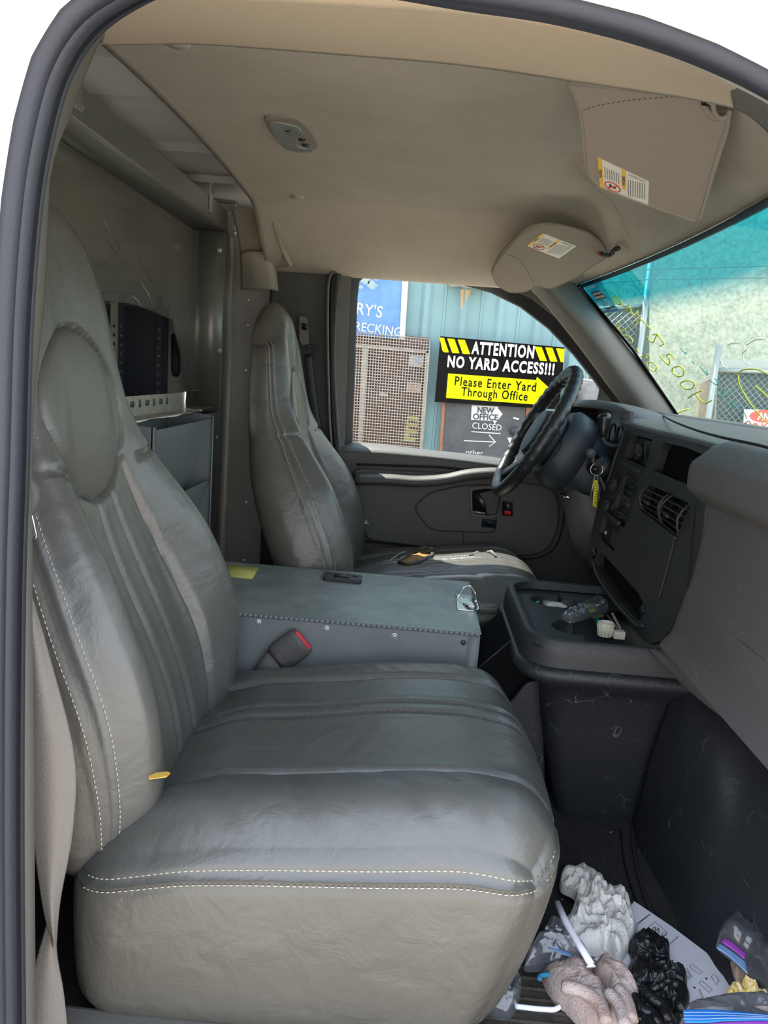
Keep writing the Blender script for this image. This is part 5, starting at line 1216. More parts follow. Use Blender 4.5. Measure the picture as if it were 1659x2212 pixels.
# black door with chalk writing
dr = pp(MB(), CP([(722, 840), (1205, 870), (1170, 1260), (685, 1230)]), PY(7.0), 0, .02).build('yard_door', 'doorblk', smooth=False); tag(dr, 'scuffed black door with chalk CLOSED and arrow below the yard sign', 'door')
pp(MB(), CP([(706, 850), (724, 850), (700, 1240), (682, 1240)]), PY(7.0), 0, .03).build('door_jamb', 'wood', dr, smooth=False)
pp(MB(), CP([(1208, 880), (1236, 882), (1200, 1240), (1172, 1240)]), PY(7.0), 0, .03).build('door_jamb', 'wood', dr, smooth=False)
PDk = PY(6.98)
pn = pp(MB(), CP([(882, 872), (1040, 880), (1040, 892), (1066, 925), (1018, 985), (1010, 965), (878, 958)]), PDk, 0, .004).build('office_notice', 'signwhite', smooth=False); tag(pn, 'white arrow-shaped NEW OFFICE paper on the black yard door', 'sign')
T('lettering', 'NEW', (915, 916), (1015, 922), 34*pxm, 'ink', pn, pl=PDk, off=.004, bold=.03)
T('lettering', 'OFFICE', (888, 955), (1038, 962), 34*pxm, 'ink', pn, pl=PDk, off=.004, bold=.03)
T('chalk_writing', 'CLOSED', (884, 1010), (1058, 1024), 36*pxm, 'chalk', dr, pl=PDk, off=.0)
T('chalk_writing', 'other', (845, 1166), (950, 1172), 30*pxm, 'chalk', dr, pl=PDk, off=.0)
b = MB()
for q in ([(880, 1030), (1055, 1042)], [(835, 1084), (1022, 1092)], [(985, 1050), (1024, 1092), (985, 1118)]): b.tube([UP(*C(*p), PDk) for p in q], .0055, 6)
b.build('chalk_arrow', 'chalk', dr)
tg = pp(MB(), CP([(1095, 1065), (1166, 1070), (1120, 1132)]), PDk, 0, .004).build('triangle_sticker', 'signwhite', dr, smooth=False)
b = MB(); b.disc(UP(*C(1136, 1028), PDk), (0, -1, 0), .042, .02, 20); b.build('door_lock', 'black_pl', dr)
pp(MB(), CP([(1128, 942), (1165, 950), (1160, 960), (1130, 952)]), PDk, 0, .01).build('pull_tab', 'chalk', dr, smooth=False)
b = MB(); b.disc(UP(*C(1278, 920), PY(7.02)), (0, -1, 0), .032, .004, 18); tag(b.build('round_sticker', 'redink'), 'small round red sticker on blue wall right of the black door', 'sticker')
# wall lamp and rust run
o = pp(MB(), CP([(735, 128), (990, 160), (985, 180), (830, 172), (812, 165), (760, 168), (740, 158)]), PY(7.08), 0, .22).build('flood_lamp', 'cream', bevel=.01); tag(o, 'cream flood lamp fixed high on the blue building', 'lamp')
b = MB(); pp(b, CP([(815, 180), (836, 180), (826, 300), (818, 300)]), PY(7.03), 0, .003); pp(b, CP([(842, 180), (880, 184), (856, 235), (842, 262)]), PY(7.03), 0, .003)
tag(b.build('rust_stain', mat('rust_stain', (.45, .30, .16), .8, var=.3, vscale=9), smooth=False), 'rust run on the blue wall under the flood lamp', 'stain')
o = MB().box((1.43, 7.4, G), (1.78, 7.5, 1.28)).build('wooden_fence', 'wood', smooth=False); tag(o, 'brown wooden fence end at the corner of the blue building', 'fence')
# stucco wall, fences
tag(MB().box((1.9, 9.6, G), (14, 10, 8)).build('stucco_wall', 'stucco', smooth=False), 'tall pale green rough wall beyond the windshield', 'wall')
PF = PY(8.4)
def fence(lab, px, posts, rail=True):
    f_ = thing('chain_link_fence', lab, 'fence', U(*px[3], y=8.45))
    A_, B_, C_, D_ = [UP(a, c, PF) for a, c in px]
    pp(MB(), px, PY(8.5), 0, .01).build('privacy_netting', 'netdark', f_, smooth=False)
    b = MB(); xa_, xb_ = A_.x, B_.x; z1 = A_.z; z0_ = G+.05; s_ = .07; k = xa_-(z1-z0_)
    while k < xb_:
        for sg_ in (1, -1):
            t0 = k; t1 = k+(z1-z0_)
            pa = Vector((t0, 8.4, z0_ if sg_ > 0 else z1)); pb = Vector((t1, 8.4, z1 if sg_ > 0 else z0_))
            # clip to the panel
            def cl(P, Q):
                if P.x < xa_: P = P+(Q-P)*((xa_-P.x)/(Q.x-P.x))
                if Q.x > xb_: Q = P+(Q-P)*((xb_-P.x)/(Q.x-P.x))
                return P, Q
            if t1 > xa_:
                pa, pb = cl(pa, pb)
                if (pb-pa).length > .02: b.tube([pa, pb], .004, 3)
        k += s_
    b.build('wire_mesh', 'chain', f_)
    for a in posts:
        p = UP(a[0], a[1], PF); MB().tube([Vector((p.x, 8.38, G)), Vector((p.x, 8.38, p.z))], .032, 12).build('fence_post', 'chain', f_)
    MB().tube([A_, B_], .022, 10).build('top_rail', 'chain', f_)
    return f_
fence('chain link fence with dark netting left of the pole beyond the windshield', [(1290, 668), (1402, 658), (1402, 900), (1290, 900)], [(1406, 560)])
fence('chain link fence with dark netting behind the no yard sign', [(1550, 800), (1760, 806), (1760, 1000), (1545, 960)], [(1552, 745)])
pp(MB(), [(1556, 776), (1760, 782), (1760, 804), (1554, 798)], PY(8.45), 0, .01).build('shade_band', 'chain', None, smooth=False).name
tag(bpy.data.objects['shade_band'], 'grey cloth strip along the top of the far right fence', 'cloth')
o = pp(MB(), [(1505, 830), (1540, 812), (1524, 1170), (1488, 1170)], PY(8.9), 0, .1).build('timber_post', mat('pale_timber', (.50, .42, .30), .8, var=.3), smooth=False); tag(o, 'pale timber post left of the far right chain link fence', 'post')
ns = pp(MB(), [(1607, 884), (1760, 888), (1760, 1040), (1600, 1040)], PY(8.2), 0, .01).build('no_yard_sign', 'signwhite', smooth=False); tag(ns, 'white and red NO YARD sign on the fence past the dash', 'sign')
b = MB(); P = [UP(1652+34*math.cos(t*PI/14), 899+14*math.sin(t*PI/14), PY(8.2), .01) for t in range(28)]; b.prism(P, (0, -.003, 0)); b.build('red_oval', 'redink', ns, smooth=False)
text('lettering', 'ANY', UP(1634, 906, PY(8.2), .014), UP(1672, 909, PY(8.2), .014), .075, 'signwhite', ns, bold=.03, thick=.003)
text('lettering', 'NO YARD', UP(1607, 931, PY(8.2), .01), UP(1690, 936, PY(8.2), .01), .09, 'redink', ns, bold=.03, thick=.003)
text('lettering', 'Please', UP(1620, 947, PY(8.2), .01), UP(1665, 950, PY(8.2), .01), .06, 'redink', ns, bold=.01, thick=.003)
b = MB()
for q in ([(1290, 590), (1400, 582), (1659, 575)], [(1290, 612), (1400, 604), (1659, 600)], [(1360, 598), (1390, 640), (1394, 662)]): b.tube([U(a, c, y=8.3) for a, c in q], .008, 4)
tag(b.build('fence_wire', 'chain'), 'loose wires strung above the far chain link fence', 'wire')
# side mirror
sm_ = thing('side_mirror', 'grey framed side mirror outside the driver door', 'mirror', U(1270, 910, y=2.72))
PM = PY(2.72)
pp(MB(), [(1236, 815), (1282, 820), (1298, 828), (1300, 842), (1288, 908), (1236, 905)], PM, -.05, 0, rnd=.012).build('mirror_housing', mat('pale_mirror_plastic', (.50, .50, .52), .4), sm_, bevel=.006)
pp(MB(), [(1238, 822), (1280, 827), (1288, 836), (1276, 902), (1238, 900)], PM, 0, .004, rnd=.006).build('mirror_glass', 'mirror', sm_)
b = MB(); b.tube([U(1290, 890, y=2.72), U(1310, 900, y=2.66), U(1325, 910, y=2.55)], .022, 10); b.build('mirror_arm', 'black_pl', sm_)
# marks on the windshield
def K(x, y): return (1180+x/3.463, 540+y/3.463)
def strokes(nm, lab, L, m, r=.0020):
    b = MB()
    for q in L:
        P = [WS(*K(*p)) for p in q]; b.tube(spline(P, 5) if len(P) > 2 else P, r, 6)
    return tag(b.build(nm, m), lab, 'writing')
strokes('marker_writing', 'yellow handwritten characters running down the windshield near the far pillar', [
    [(505, 350), (520, 345), (548, 370), (560, 400), (545, 410), (515, 385), (505, 350)], [(548, 385), (585, 425), (620, 410)], [(578, 463), (600, 450), (625, 432)], [(625, 432), (645, 480), (670, 495), (684, 470), (678, 455)],
    [(662, 568), (680, 530), (700, 518), (735, 545), (785, 595)], [(757, 645), (765, 675), (800, 690), (830, 635), (850, 660), (880, 700), (850, 720)], [(797, 635), (830, 632), (870, 690)],
    [(850, 790), (880, 830), (915, 858), (925, 820), (900, 790), (930, 780), (965, 820)], [(945, 885), (990, 870), (1030, 900), (1020, 940), (980, 945), (945, 915), (945, 885)], [(1010, 990), (1060, 978), (1110, 1000), (1090, 1035), (1040, 1040), (1008, 1010), (1010, 990)],
    [(1060, 1110), (1110, 1075), (1165, 1052)], [(1115, 1080), (1180, 1145), (1240, 1125)], [(985, 1218), (1030, 1200), (1068, 1190)]], 'marker_y')
strokes('marker_writing', 'yellow handwritten digits lower on the windshield edge by the black border', [[(495, 585), (520, 572), (545, 570)], [(520, 572), (560, 612), (585, 605), (590, 590)], [(567, 655), (600, 640), (640, 670), (630, 705), (595, 690), (567, 655)], [(675, 738), (690, 768)],
    [(680, 800), (720, 795), (760, 780)], [(735, 785), (760, 815), (775, 800)], [(750, 850), (790, 840), (825, 875), (810, 905), (770, 890), (750, 850)]], 'marker_y', .0018)
strokes('marker_writing', 'large yellow hand-drawn loop at the right of the windshield', [[(1659, 930), (1580, 895), (1500, 892), (1450, 910), (1432, 950), (1460, 1040), (1520, 1140), (1600, 1240), (1659, 1300)], [(1560, 1015), (1620, 1065), (1659, 1105)]], 'marker_y', .0018)
strokes('marker_writing', 'teal handwritten digits running down the windshield middle', [[(1005, 735), (1040, 775), (1052, 765)], [(1090, 830), (1105, 850)], [(1150, 870), (1205, 935), (1200, 905)], [(1222, 975), (1265, 1005), (1290, 1000), (1260, 960)], [(1275, 1060), (1310, 1100), (1330, 1040), (1362, 1100)], [(1350, 1135), (1385, 1185), (1400, 1130), (1440, 1180)], [(1440, 1240), (1475, 1210), (1500, 1265)], [(1480, 1300), (1520, 1280), (1530, 1340), (1575, 1350)]], 'marker_g', .0013)
strokes('marker_writing', 'blue handwritten loop low on the windshield', [[(1290, 1330), (1320, 1310), (1350, 1330), (1330, 1350), (1375, 1350)]], 'marker_b', .001)
strokes('marker_writing', 'white hand-drawn curves at the upper right of the windshield', [[(1355, 715), (1400, 695), (1450, 700), (1480, 725)], [(1500, 712), (1560, 675), (1620, 668), (1659, 690)], [(1500, 745), (1470, 780), (1475, 830), (1520, 865)], [(1300, 820), (1320, 870), (1350, 885)]], 'marker_w', .0012)
# service sticker on the windshield
PWs = plane(WS(1283, 618), WS(1335, 640), WS(1310, 675))
ss = pp(MB(), [K(*p) for p in ((285, 268), (405, 235), (545, 455), (400, 478))], PWs, -.0005, .0, rnd=.006).build('service_sticker', glass('sticker_film', (.75, .9, .95), .03, .2)); tag(ss, 'service reminder sticker in the top corner of the windshield', 'sticker')
b = MB(); pp(b, [K(*p) for p in ((335, 320), (395, 302), (452, 354), (378, 376))], PWs, .0, .0006); bk_ = b.build('black_block', 'ink', ss, smooth=False)
for q in (((345, 325), (405, 308), (418, 322), (357, 342)), ((360, 350), (425, 332), (442, 350), (376, 370))): pp(MB(), [K(*p) for p in q], PWs, .0006, .001).build('white_box', 'label', bk_, smooth=False)
b = MB(); pp(b, [K(*p) for p in ((450, 432), (505, 410), (525, 428), (462, 450))], PWs, .0, .0006); yb_ = b.build('yellow_block', 'keytag', ss, smooth=False)
def tw(s_, a, b_, m, h, par_): text('lettering', s_, UP(*K(*a), PWs, .0008), UP(*K(*b_), PWs, .0008), h, m, par_, normal=PWs[1], bold=.02, thick=.0003)
tw('MR.LUBE', (462, 447), (520, 426), 'blueseal', .008, yb_); tw('+TIRES', (485, 468), (540, 448), 'blueseal', .007, ss); tw('NEXT SERVICE', (312, 296), (368, 274), 'label', .006, ss)

# ================================================================== THINGS LYING ABOUT
def crumple(nm, lab, cat, outline, z0_, Hh, amp, m, y=None, seed=0, rings=40, seg=150, fold=30, par_=None, flat=.5, fine=.45, aniso=1., facet=0):
    """a crumpled heap: outline on the floor, domed and folded"""
    O = spline([U(a, c, z=z0_) for a, c in outline], max(2, seg//len(outline)), closed=True); n = len(O)
    cen = sum(O, Vector())/n; v = []; f = []
    for i in range(rings+1):
        t = i/rings
        for j in range(n):
            p = cen+(O[j]-cen)*t; q = Vector((p.x*fold+seed, p.y*fold*aniso, seed*1.3)); q = q+Vector((noise.noise(q*.6), noise.noise(q*.6+Vector((5, 5, 5))), 0))*.8
            rdg = 1-abs(noise.noise(q))*2.2; rdg2 = 1-abs(noise.noise(q*2.3+Vector((3, 1, 2))))*2.2; rdg3 = 1-abs(noise.noise(q*5.1+Vector((1, 4, 2))))*2.2
            env = (1-t**4)
            hgt = Hh*env**flat+amp*env**.4*(rdg+.45*rdg2+fine*.5*rdg3-.7)
            if facet:
                ds, ps = noise.voronoi(Vector((p.x*facet, p.y*facet*.7, seed))); w_ = Vector((p.x*facet, p.y*facet*.7, seed))-ps[0]
                hgt += env**.4*(math.sin(ps[0].x*91.7+ps[0].y*37.1)*w_.x+math.cos(ps[0].x*57.3+ps[0].y*71.9)*w_.y)*.010
            off = Vector((noise.noise(q+Vector((9, 0, 0))), noise.noise(q+Vector((0, 9, 0))), 0))*amp*.6*env
            v.append(Vector((p.x, p.y, z0_+max(0.0008, hgt)))+off)
    k = len(v)
    for j in range(n): v.append(Vector((O[j].x, O[j].y, z0_)))
    for i in range(rings):
        for j in range(n): f.append((i*n+j, i*n+(j+1) % n, (i+1)*n+(j+1) % n, (i+1)*n+j))
    for j in range(n): f.append((rings*n+j, rings*n+(j+1) % n, k+(j+1) % n, k+j))
    f.append(tuple(range(k, k+n))[::-1])
    o = mk(nm, v, f, m, par_)
    if lab: tag(o, lab, cat)
    return o
def D2(x, y): return (1050+x/3.687, 1880+y/3.687)
def D3(x, y): return (900+x/2.186, 1780+y/2.186)
# printed leaflet
sh_ = [D3(*p) for p in ((1030, 366), (1200, 480), (1370, 608), (1430, 690), (1487, 780), (1500, 960), (1100, 960), (1000, 830), (828, 660), (900, 500))]
PZ0 = (Vector((0, 0, .012)), Vector((0, 0, 1)))
pa_ = thing('instruction_sheet', 'white printed thermostat instruction leaflet unfolded on the footwell floor', 'paper', U(1430, 2090, z=.006))
pp(MB(), sh_, PZ0, -.001, 0).build('sheet', 'white', pa_, smooth=False)
b = MB()
def ln(q, r=.0005): b.tube([UP(*D2(*p), PZ0, .0004) for p in q], r, 4)
ln([(1285, 462), (1348, 412), (1446, 500), (1372, 590), (1285, 462)]); ln([(1310, 350), (1210, 430), (1200, 480), (1400, 620), (1440, 610), (1530, 530)]); ln([(1300, 355), (1195, 430), (1188, 490), (1300, 575)])
ln([(1325, 465), (1350, 455), (1345, 490)], .0009); ln([(1355, 480), (1378, 465), (1372, 480), (1370, 500), (1385, 490)], .0009)
for c_ in ((1418, 508), (1392, 528), (1366, 548)): ln([(c_[0]+13*math.cos(t), c_[1]+13*math.sin(t)) for t in [k*PI/5 for k in range(11)]])
ln([(880, 720), (1020, 860), (1150, 1010)]); 
for k in range(9): ln([(1030+k*9, 745+k*18), (1075+k*9, 712+k*16)], .0004)
for k in range(6): ln([(1075+k*9, 905+k*14), (1105+k*10, 890+k*13)], .0004)
for q in ([(1570, 810), (1600, 780), (1640, 850), (1600, 880), (1570, 810)], [(1590, 822), (1604, 806), (1622, 845), (1606, 858), (1590, 822)]): ln(q)
def D4(x, y): return (1480+x/7.09, 1900+y/7.09)
def ln4(q, r=.0005): b.tube([UP(*D4(*p), PZ0, .0004) for p in q], r, 4)
for q in ([(65, 1340), (100, 1295), (265, 1420), (215, 1460), (65, 1340)], [(215, 1590), (250, 1550), (415, 1690), (370, 1740), (215, 1590)], [(400, 1490), (440, 1445), (520, 1540), (480, 1620), (400, 1490)], [(415, 1860), (440, 1810), (490, 1860), (460, 1900), (415, 1860)]): ln4(q)
for k in range(7): ln4([(200+k*12, 1700+k*28), (235+k*12, 1690+k*26)], .0004)
b.build('print_pattern', 'ink_g', pa_)
b = MB()
for c_ in ((325, 1518), (143, 1657), (372, 1872)): b.disc(UP(*D4(*c_), PZ0), (0, 0, 1), .0018, .0006, 10)
for c_ in ((905, 720), (968, 770)): pp(b, [D2(c_[0]-14, c_[1]+14), D2(c_[0]+16, c_[1]+8), D2(c_[0]-2, c_[1]-16)], PZ0, 0, .0006)
b.build('printed_dots', 'ink', pa_)
# second leaflet edge
o = pp(MB(), [D2(*p) for p in ((1120, 310), (1180, 245), (1220, 300), (1160, 420), (960, 640), (870, 700), (1180, 1060), (1120, 1100), (780, 640), (960, 165), (1000, 165), (1010, 220))], (Vector((0, 0, .008)), Vector((0, 0, 1))), -.001, 0).build('paper_sheet', 'white', smooth=False); tag(o, 'second white leaflet sticking out under the crumpled paper towel', 'paper')
# towels
crumple('paper_towel', 'crumpled white paper towel on the footwell floor beside the seat front', 'paper towel',
        [D2(*p) for p in ((600, 60), (700, 30), (860, 70), (970, 180), (1100, 250), (1175, 430), (1150, 530), (1185, 545), (1060, 740), (950, 640), (880, 690), (620, 640), (600, 480), (690, 340), (700, 240), (590, 170))], .014, .032, .013, 'towel', seed=3, fold=34, fine=.25, flat=.35, aniso=.5, facet=60)
# straw
st_ = MB(); st_.tube([U(*D2(566, 262), z=.075), U(*D2(640, 420), z=.072), U(*D2(740, 590), z=.068), U(*D2(838, 750), z=.062)], .0052, 14); o = st_.build('paper_straw', 'white'); tag(o, 'white paper-wrapped straw leaning across the paper towel', 'straw')
b = MB(); b.tube([U(*D2(800, 770), z=.06), U(*D2(838, 748), z=.063), U(*D2(872, 768), z=.061)], [.001, .004, .001], 6); b.build('torn_wrapper_end', 'white', o)
# black glove
bg_ = crumple('disposable_glove', 'crumpled black disposable glove lying on the white leaflet', 'glove',
        [D2(*p) for p in ((1190, 540), (1300, 530), (1440, 640), (1480, 850), (1540, 860), (1600, 910), (1585, 1090), (1540, 1180), (1560, 1290), (1380, 1330), (1200, 1250), (1160, 1040), (1118, 830), (1150, 720), (1128, 620))], .013, .030, .012, 'nitrile', seed=11, fold=40)
b = MB()
for q in ([(1180, 1000), (1230, 1100), (1330, 1160), (1360, 1230)], [(1260, 960), (1330, 1030), (1420, 1090), (1440, 1200)], [(1300, 1180), (1260, 1240), (1250, 1290)], [(1470, 900), (1550, 930), (1570, 1020), (1540, 1110)], [(1200, 1210), (1240, 1190), (1310, 1230), (1330, 1290)]):
    P = spline([U(*D2(*p), z=.044) for p in q], 5); b.tube(P, [.0065]+[.0085]*(len(P)-2)+[.0055], 10)
b.build('glove_fingers', 'nitrile', bg_)
b = MB(); b.tube(spline([U(*D2(*p), z=.042) for p in ((1190, 560), (1240, 560), (1330, 600), (1400, 640), (1420, 680), (1340, 670))], 5), .0035, 8); b.build('rolled_cuff', 'nitrile', bg_)
# knitted glove
kg = crumple('work_glove', 'soiled pinkish knitted cotton work glove with teal cuff edge', 'glove',
        [D2(*p) for p in ((440, 850), (520, 835), (690, 800), (800, 850), (830, 940), (880, 1000), (960, 1090), (1000, 1330), (800, 1300), (640, 1150), (540, 1060), (470, 950))], .006, .045, .006, 'cotton', seed=21, fold=26, flat=.7)
b = MB(); P = spline([U(*D2(*p), z=.03) for p in ((425, 870), (430, 842), (480, 830), (560, 832), (680, 800), (760, 812), (800, 870))], 5); b.tube(P, .0035, 8); b.build('cuff_edge', 'teal', kg)
o = crumple('work_glove', 'second soiled knitted work glove folded toward the black glove', 'glove',
        [D2(*p) for p in ((870, 800), (930, 850), (1010, 910), (1100, 960), (1150, 1050), (1215, 1150), (1200, 1330), (980, 1330), (940, 1100), (850, 960), (830, 880))], .006, .052, .006, 'cotton', seed=31, fold=26, flat=.7)
b = MB()
for k, q in enumerate(([(960, 960), (1060, 1080), (1110, 1250)], [(1040, 930), (1120, 1040), (1160, 1200)], [(600, 920), (760, 960), (900, 1060), (960, 1220)])):
    P = spline([U(*D2(*p), z=.052) for p in q], 5); MB().tube(P, [.006]+[.009]*(len(P)-1), 12).build('glove_finger', 'cotton', o if k < 2 else kg)
# cardboard scrap
o = crumple('cardboard_scrap', 'small tan cardboard scrap between straw tip and work glove', 'cardboard', [D2(*p) for p in ((730, 800), (800, 740), (890, 780), (840, 880), (800, 890))], .010, .016, .001, 'kraft', seed=5, rings=8, seg=30)
# clear bags
def bag(lab, outline, z0_, Hh, amp, seed, strips=()):
    o = crumple('plastic_bag', lab, 'bag', outline, z0_, Hh, amp, 'bag', seed=seed, fold=18)
    for nm, q, m, zz in strips:
        P = [[U(a, c, z=zz) for a, c in row] for row in q]; patch(nm, P, m, o, thick=.0012, sub=5)
    return o
bag('clear plastic bag bunched beside the seat front under the straw', [D2(*p) for p in ((520, 470), (620, 540), (790, 720), (770, 770), (600, 830), (480, 810), (300, 800), (380, 650))], .012, .04, .012, 41,
    [('bag_seal', [[D2(500, 590), D2(620, 640), D2(780, 690)], [D2(505, 620), D2(620, 670), D2(775, 715)]], 'blueseal2', .045)])
bag('crinkled clear blue plastic wrap on the mat under the seat front', [D2(*p) for p in ((260, 900), (270, 1020), (200, 1180), (60, 1190), (-20, 1120), (20, 1020), (160, 930))], .006, .03, .014, 43)
bag('clear zip bag with purple and blue seal standing by the toe board', [D4(*p) for p in ((660, 780), (1000, 860), (1400, 1000), (1500, 1500), (1400, 1900), (1000, 1500), (930, 1400), (480, 1040))], .05, .05, .010, 47,
    [('purple_seal', [[D4(600, 880), D4(760, 980), D4(930, 1130)], [D4(560, 950), D4(740, 1070), D4(910, 1210)]], 'purple', .102), ('bag_seal', [[D4(530, 970), D4(700, 1080), D4(930, 1250)], [D4(478, 1040), D4(680, 1180), D4(960, 1440)]], 'blueseal2', .100)])
bag('large clear zip bag with bright blue seal in the lower right corner', [(1500, 2180), (1560, 2176), (1659, 2174), (1760, 2178), (1760, 2300), (1480, 2300), (1470, 2200)], .08, .03, .008, 53,
    [('bag_seal', [[D4(-30, 1990), D4(300, 1985), D4(640, 2005), D4(1270, 2060), D4(1700, 2100)], [D4(-20, 2080), D4(300, 2075), D4(640, 2090), D4(1270, 2110), D4(1700, 2150)], [D4(-10, 2180), D4(300, 2185), D4(640, 2160), D4(1270, 2150), D4(1700, 2210)]], 'blueseal', .118),
     ('purple_seal', [[D4(-10, 2200), D4(300, 2210), D4(640, 2180), D4(1270, 2165), D4(1700, 2220)], [D4(0, 2260), D4(300, 2260), D4(640, 2240), D4(1270, 2230), D4(1700, 2260)]], 'purple', .116)])
for o_ in [o_ for o_ in bpy.data.objects if o_.name.startswith('plastic_bag')][-1:]:
    for dy in (.25, .5, .75):
        P = [D4(-22+k_*0, 1990+95*dy*2) for k_ in (0,)]+[D4(300, 1985+100*dy*2), D4(640, 2005+78*dy*2), D4(1270, 2060+45*dy*2), D4(1700, 2100+55*dy*2)]
        MB().tube(spline([U(a_, c_, z=.1195) for a_, c_ in P], 5), .0007, 5).build('seal_ridge', 'blueseal2', o_)
for k, (q, z_, lab) in enumerate((([(590, 1820), (760, 1650), (900, 1700), (860, 1900), (640, 1890)], .03, 'foil wrapper nearest the leaflet corner inside the zip bag'), ([(880, 1600), (1080, 1700), (1110, 1780), (980, 1740), (890, 1640)], .05, 'flat yellow wrapper topmost in the zip bag'),
                                  ([(900, 1700), (1290, 1860), (1300, 2020), (1060, 1940), (900, 1800)], .04, 'largest yellow and cream wrapper at the right edge of the zip bag'))):
    crumple('candy_wrapper', lab, 'wrapper', [D4(*p) for p in q], z_, .014, .008, 'wraps', seed=60+k, rings=10, seg=40, fold=70)
crumple('paper_scrap', 'brown paper scrap under the purple-sealed zip bag', 'paper', [D4(*p) for p in ((705, 1250), (900, 1350), (1010, 1480), (880, 1570), (780, 1560), (720, 1400))], .03, .012, .006, 'kraft', seed=71, rings=10, seg=40)
crumple('paper_scrap', 'brown paper scrap behind the purple-sealed zip bag', 'paper', [D4(*p) for p in ((1110, 920), (1200, 810), (1320, 790), (1400, 1100), (1250, 1050))], .03, .02, .008, 'kraft', seed=73, rings=10, seg=40)
# cable tie and trim rod on the mat
b = MB(); b.tube(spline([U(*D2(*p), z=.012) for p in ((232, 1082), (380, 1100), (520, 1110), (560, 1102), (590, 1085))], 6), [(.0035, .0018)]*25, 8); tag(b.build('cable_tie', 'white'), 'white plastic strap curving over the ribbed mat', 'strap')
b = MB(); b.tube([U(945, 2204, z=.012), U(1010, 2209, z=.012), U(1060, 2230, z=.012)], .003, 8); tag(b.build('plastic_rod', 'white'), 'thin white rod on the mat at the frame bottom below the seat', 'rod')

# ---- in the console tray
def E5(x, y): return (1020+x/4.1475, 1230+y/4.1475)
def flatbit(nm, lab, cat, pts, zs, m, th=.0015):
    P = [U(*E5(*p), z=z) for p, z in zip(pts, zs)]
    o = MB().prism(P, (0, 0, th)).build(nm, m, smooth=False); return tag(o, lab, cat)
tb = crumple('plastic_bag', 'small clear bag with yellow print lying across the cup holder tray', 'bag', [E5(*p) for p in ((1165, 262), (1228, 365), (1060, 430), (915, 480), (840, 470), (795, 425), (900, 375), (1010, 322))], .388, .016, .005, 'bag', seed=81, rings=14, seg=60, fold=60)
b = MB(); b.prism([U(*E5(*p), z=.398) for p in ((1005, 320), (1060, 300), (1110, 370), (1060, 385))], (0, 0, .002)); b.build('yellow_print', 'keytag', tb, smooth=False)
crumple('foil_scrap', 'grey foil scrap at the left in the rear cup holder', 'foil', [E5(*p) for p in ((615, 305), (655, 272), (705, 310), (690, 335), (640, 335))], .360, .010, .004, 'galv', seed=83, rings=8, seg=30)
crumple('foil_scrap', 'larger clear grey foil piece at the right in the rear cup holder', 'foil', [E5(*p) for p in ((830, 232), (925, 325), (860, 345), (780, 325))], .360, .018, .004, 'poly', seed=85, rings=8, seg=30)
crumple('paper_scrap', 'torn cream paper scrap in the rear cup holder', 'paper', [E5(*p) for p in ((665, 315), (715, 300), (850, 335), (820, 345), (740, 335), (670, 335))], .366, .006, .003, 'towel', seed=87, rings=8, seg=30)
flatbit('wire_connector', 'teal connector tip in the rear cup holder', 'connector', ((565, 310), (595, 300), (600, 312), (570, 322)), (.372,)*4, 'green', .006)
flatbit('bottle_cap', 'dark blue cap in the bottom of the rear cup holder', 'cap', ((605, 350), (700, 345), (725, 370), (640, 388)), (.345,)*4, 'blueseal2', .006)
pc = U(*E5(1186, 590), z=.372); b = MB(); n = 28; v = []; f = []
for (r_, z_) in ((.0150, 0), (.0165, .026), (.0165, .028), (.0135, .028), (.0125, .004), (.002, .004)):
    v += [pc+Vector((r_*math.cos(k*2*PI/n), r_*math.sin(k*2*PI/n), z_)) for k in range(n)]
for i in range(5): f += [(i*n+k, i*n+(k+1) % n, (i+1)*n+(k+1) % n, (i+1)*n+k) for k in range(n)]
o = mk('pipe_cap', v, f, 'pvc'); tag(o, 'ivory plastic pipe cap in the console tray corner', 'pipe cap')
b = MB()
for k in range(14): a_ = k*2*PI/14; b.tube([pc+Vector((.0150*math.cos(a_), .0150*math.sin(a_), .002)), pc+Vector((.0168*math.cos(a_), .0168*math.sin(a_), .025))], .0009, 5)
b.build('cap_ribs', 'pvc', o)
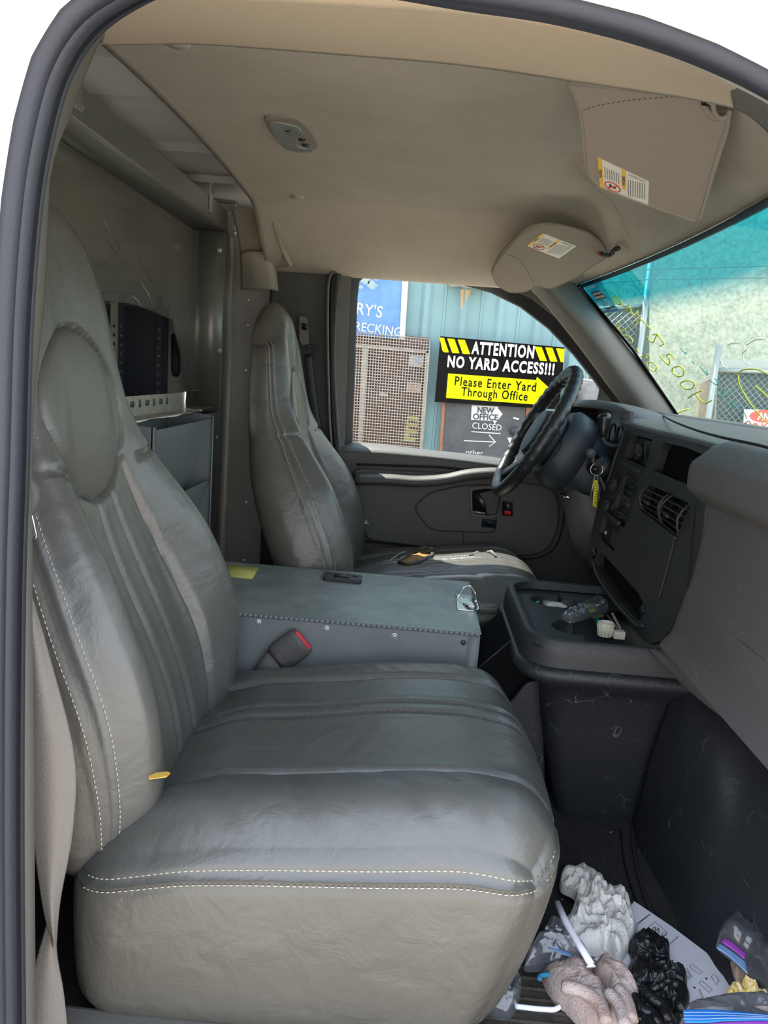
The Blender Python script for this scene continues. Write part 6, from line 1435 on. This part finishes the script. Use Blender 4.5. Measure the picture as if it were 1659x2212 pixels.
o = box('terminal_block', U(*E5(1270, 625), z=.372), U(*E5(1270, 625), z=.372)+Vector((.022, .016, .016)), 'pvc', bevel=.001); tag(o, 'ivory ribbed plastic block beside the pipe cap', 'block')
b = MB()
for k in range(5): q = U(*E5(1270, 625), z=.372)+Vector((.002+k*.004, -.0005, .0162)); b.box(q, q+Vector((.0015, .016, .0008)))
b.build('block_ribs', 'chalk', o, smooth=False)
for q, lab in ((((1095, 460), (1120, 455), (1150, 520), (1125, 530)), 'green plastic clip standing left in the console tray'), (((1150, 500), (1240, 485), (1245, 505), (1165, 522)), 'teal green plastic clip lying flat in the console tray')):
    flatbit('plastic_clip', lab, 'clip', q, (.365,)*4, 'green', .008)
flatbit('small_black_box', 'small black plastic box under the clear bag in the console tray', 'box', ((1130, 440), (1205, 425), (1240, 470), (1165, 485)), (.352,)*4, 'black_gl', .014)
flatbit('paper_scrap', 'yellowish paper scrap at the back of the console tray', 'paper', ((1060, 420), (1160, 395), (1180, 420), (1090, 445)), (.368,)*4, 'sticky')
flatbit('paper_scrap', 'long white paper strip down the right of the console tray', 'paper', ((1240, 390), (1262, 392), (1335, 530), (1322, 545)), (.366,)*4, 'towel')
b = MB(); b.tube([U(*E5(1192, 385), z=.375), U(*E5(1300, 530), z=.375)], .0022, 8); tag(b.build('metal_rod', 'galv'), 'thin grey metal rod slanting in the console tray', 'rod')
# tag tucked at the back of the seat cushion
o = MB().prism([UP(a, c, (Vector((0, 0, .338)), Vector((0, 0, 1)))) for a, c in ((320, 1672), (362, 1668), (368, 1671), (360, 1679), (322, 1684))], (0, 0, .001)).build('warning_tag', 'amber', smooth=False); tag(o, 'small amber cloth tag sticking out of the seat crease', 'tag')
rnd = random.Random(9); b = MB()
for k in range(26):
    x, y = rnd.uniform(.28, .62), rnd.uniform(1.1, 1.45)
    b.disc((x, y, .0005), (0, 0, 1), rnd.uniform(.0007, .0018), .0008, 5)
tag(b.build('floor_grit', 'cream'), 'tiny pale grit scattered on the black footwell carpet', 'grit', kind='stuff')
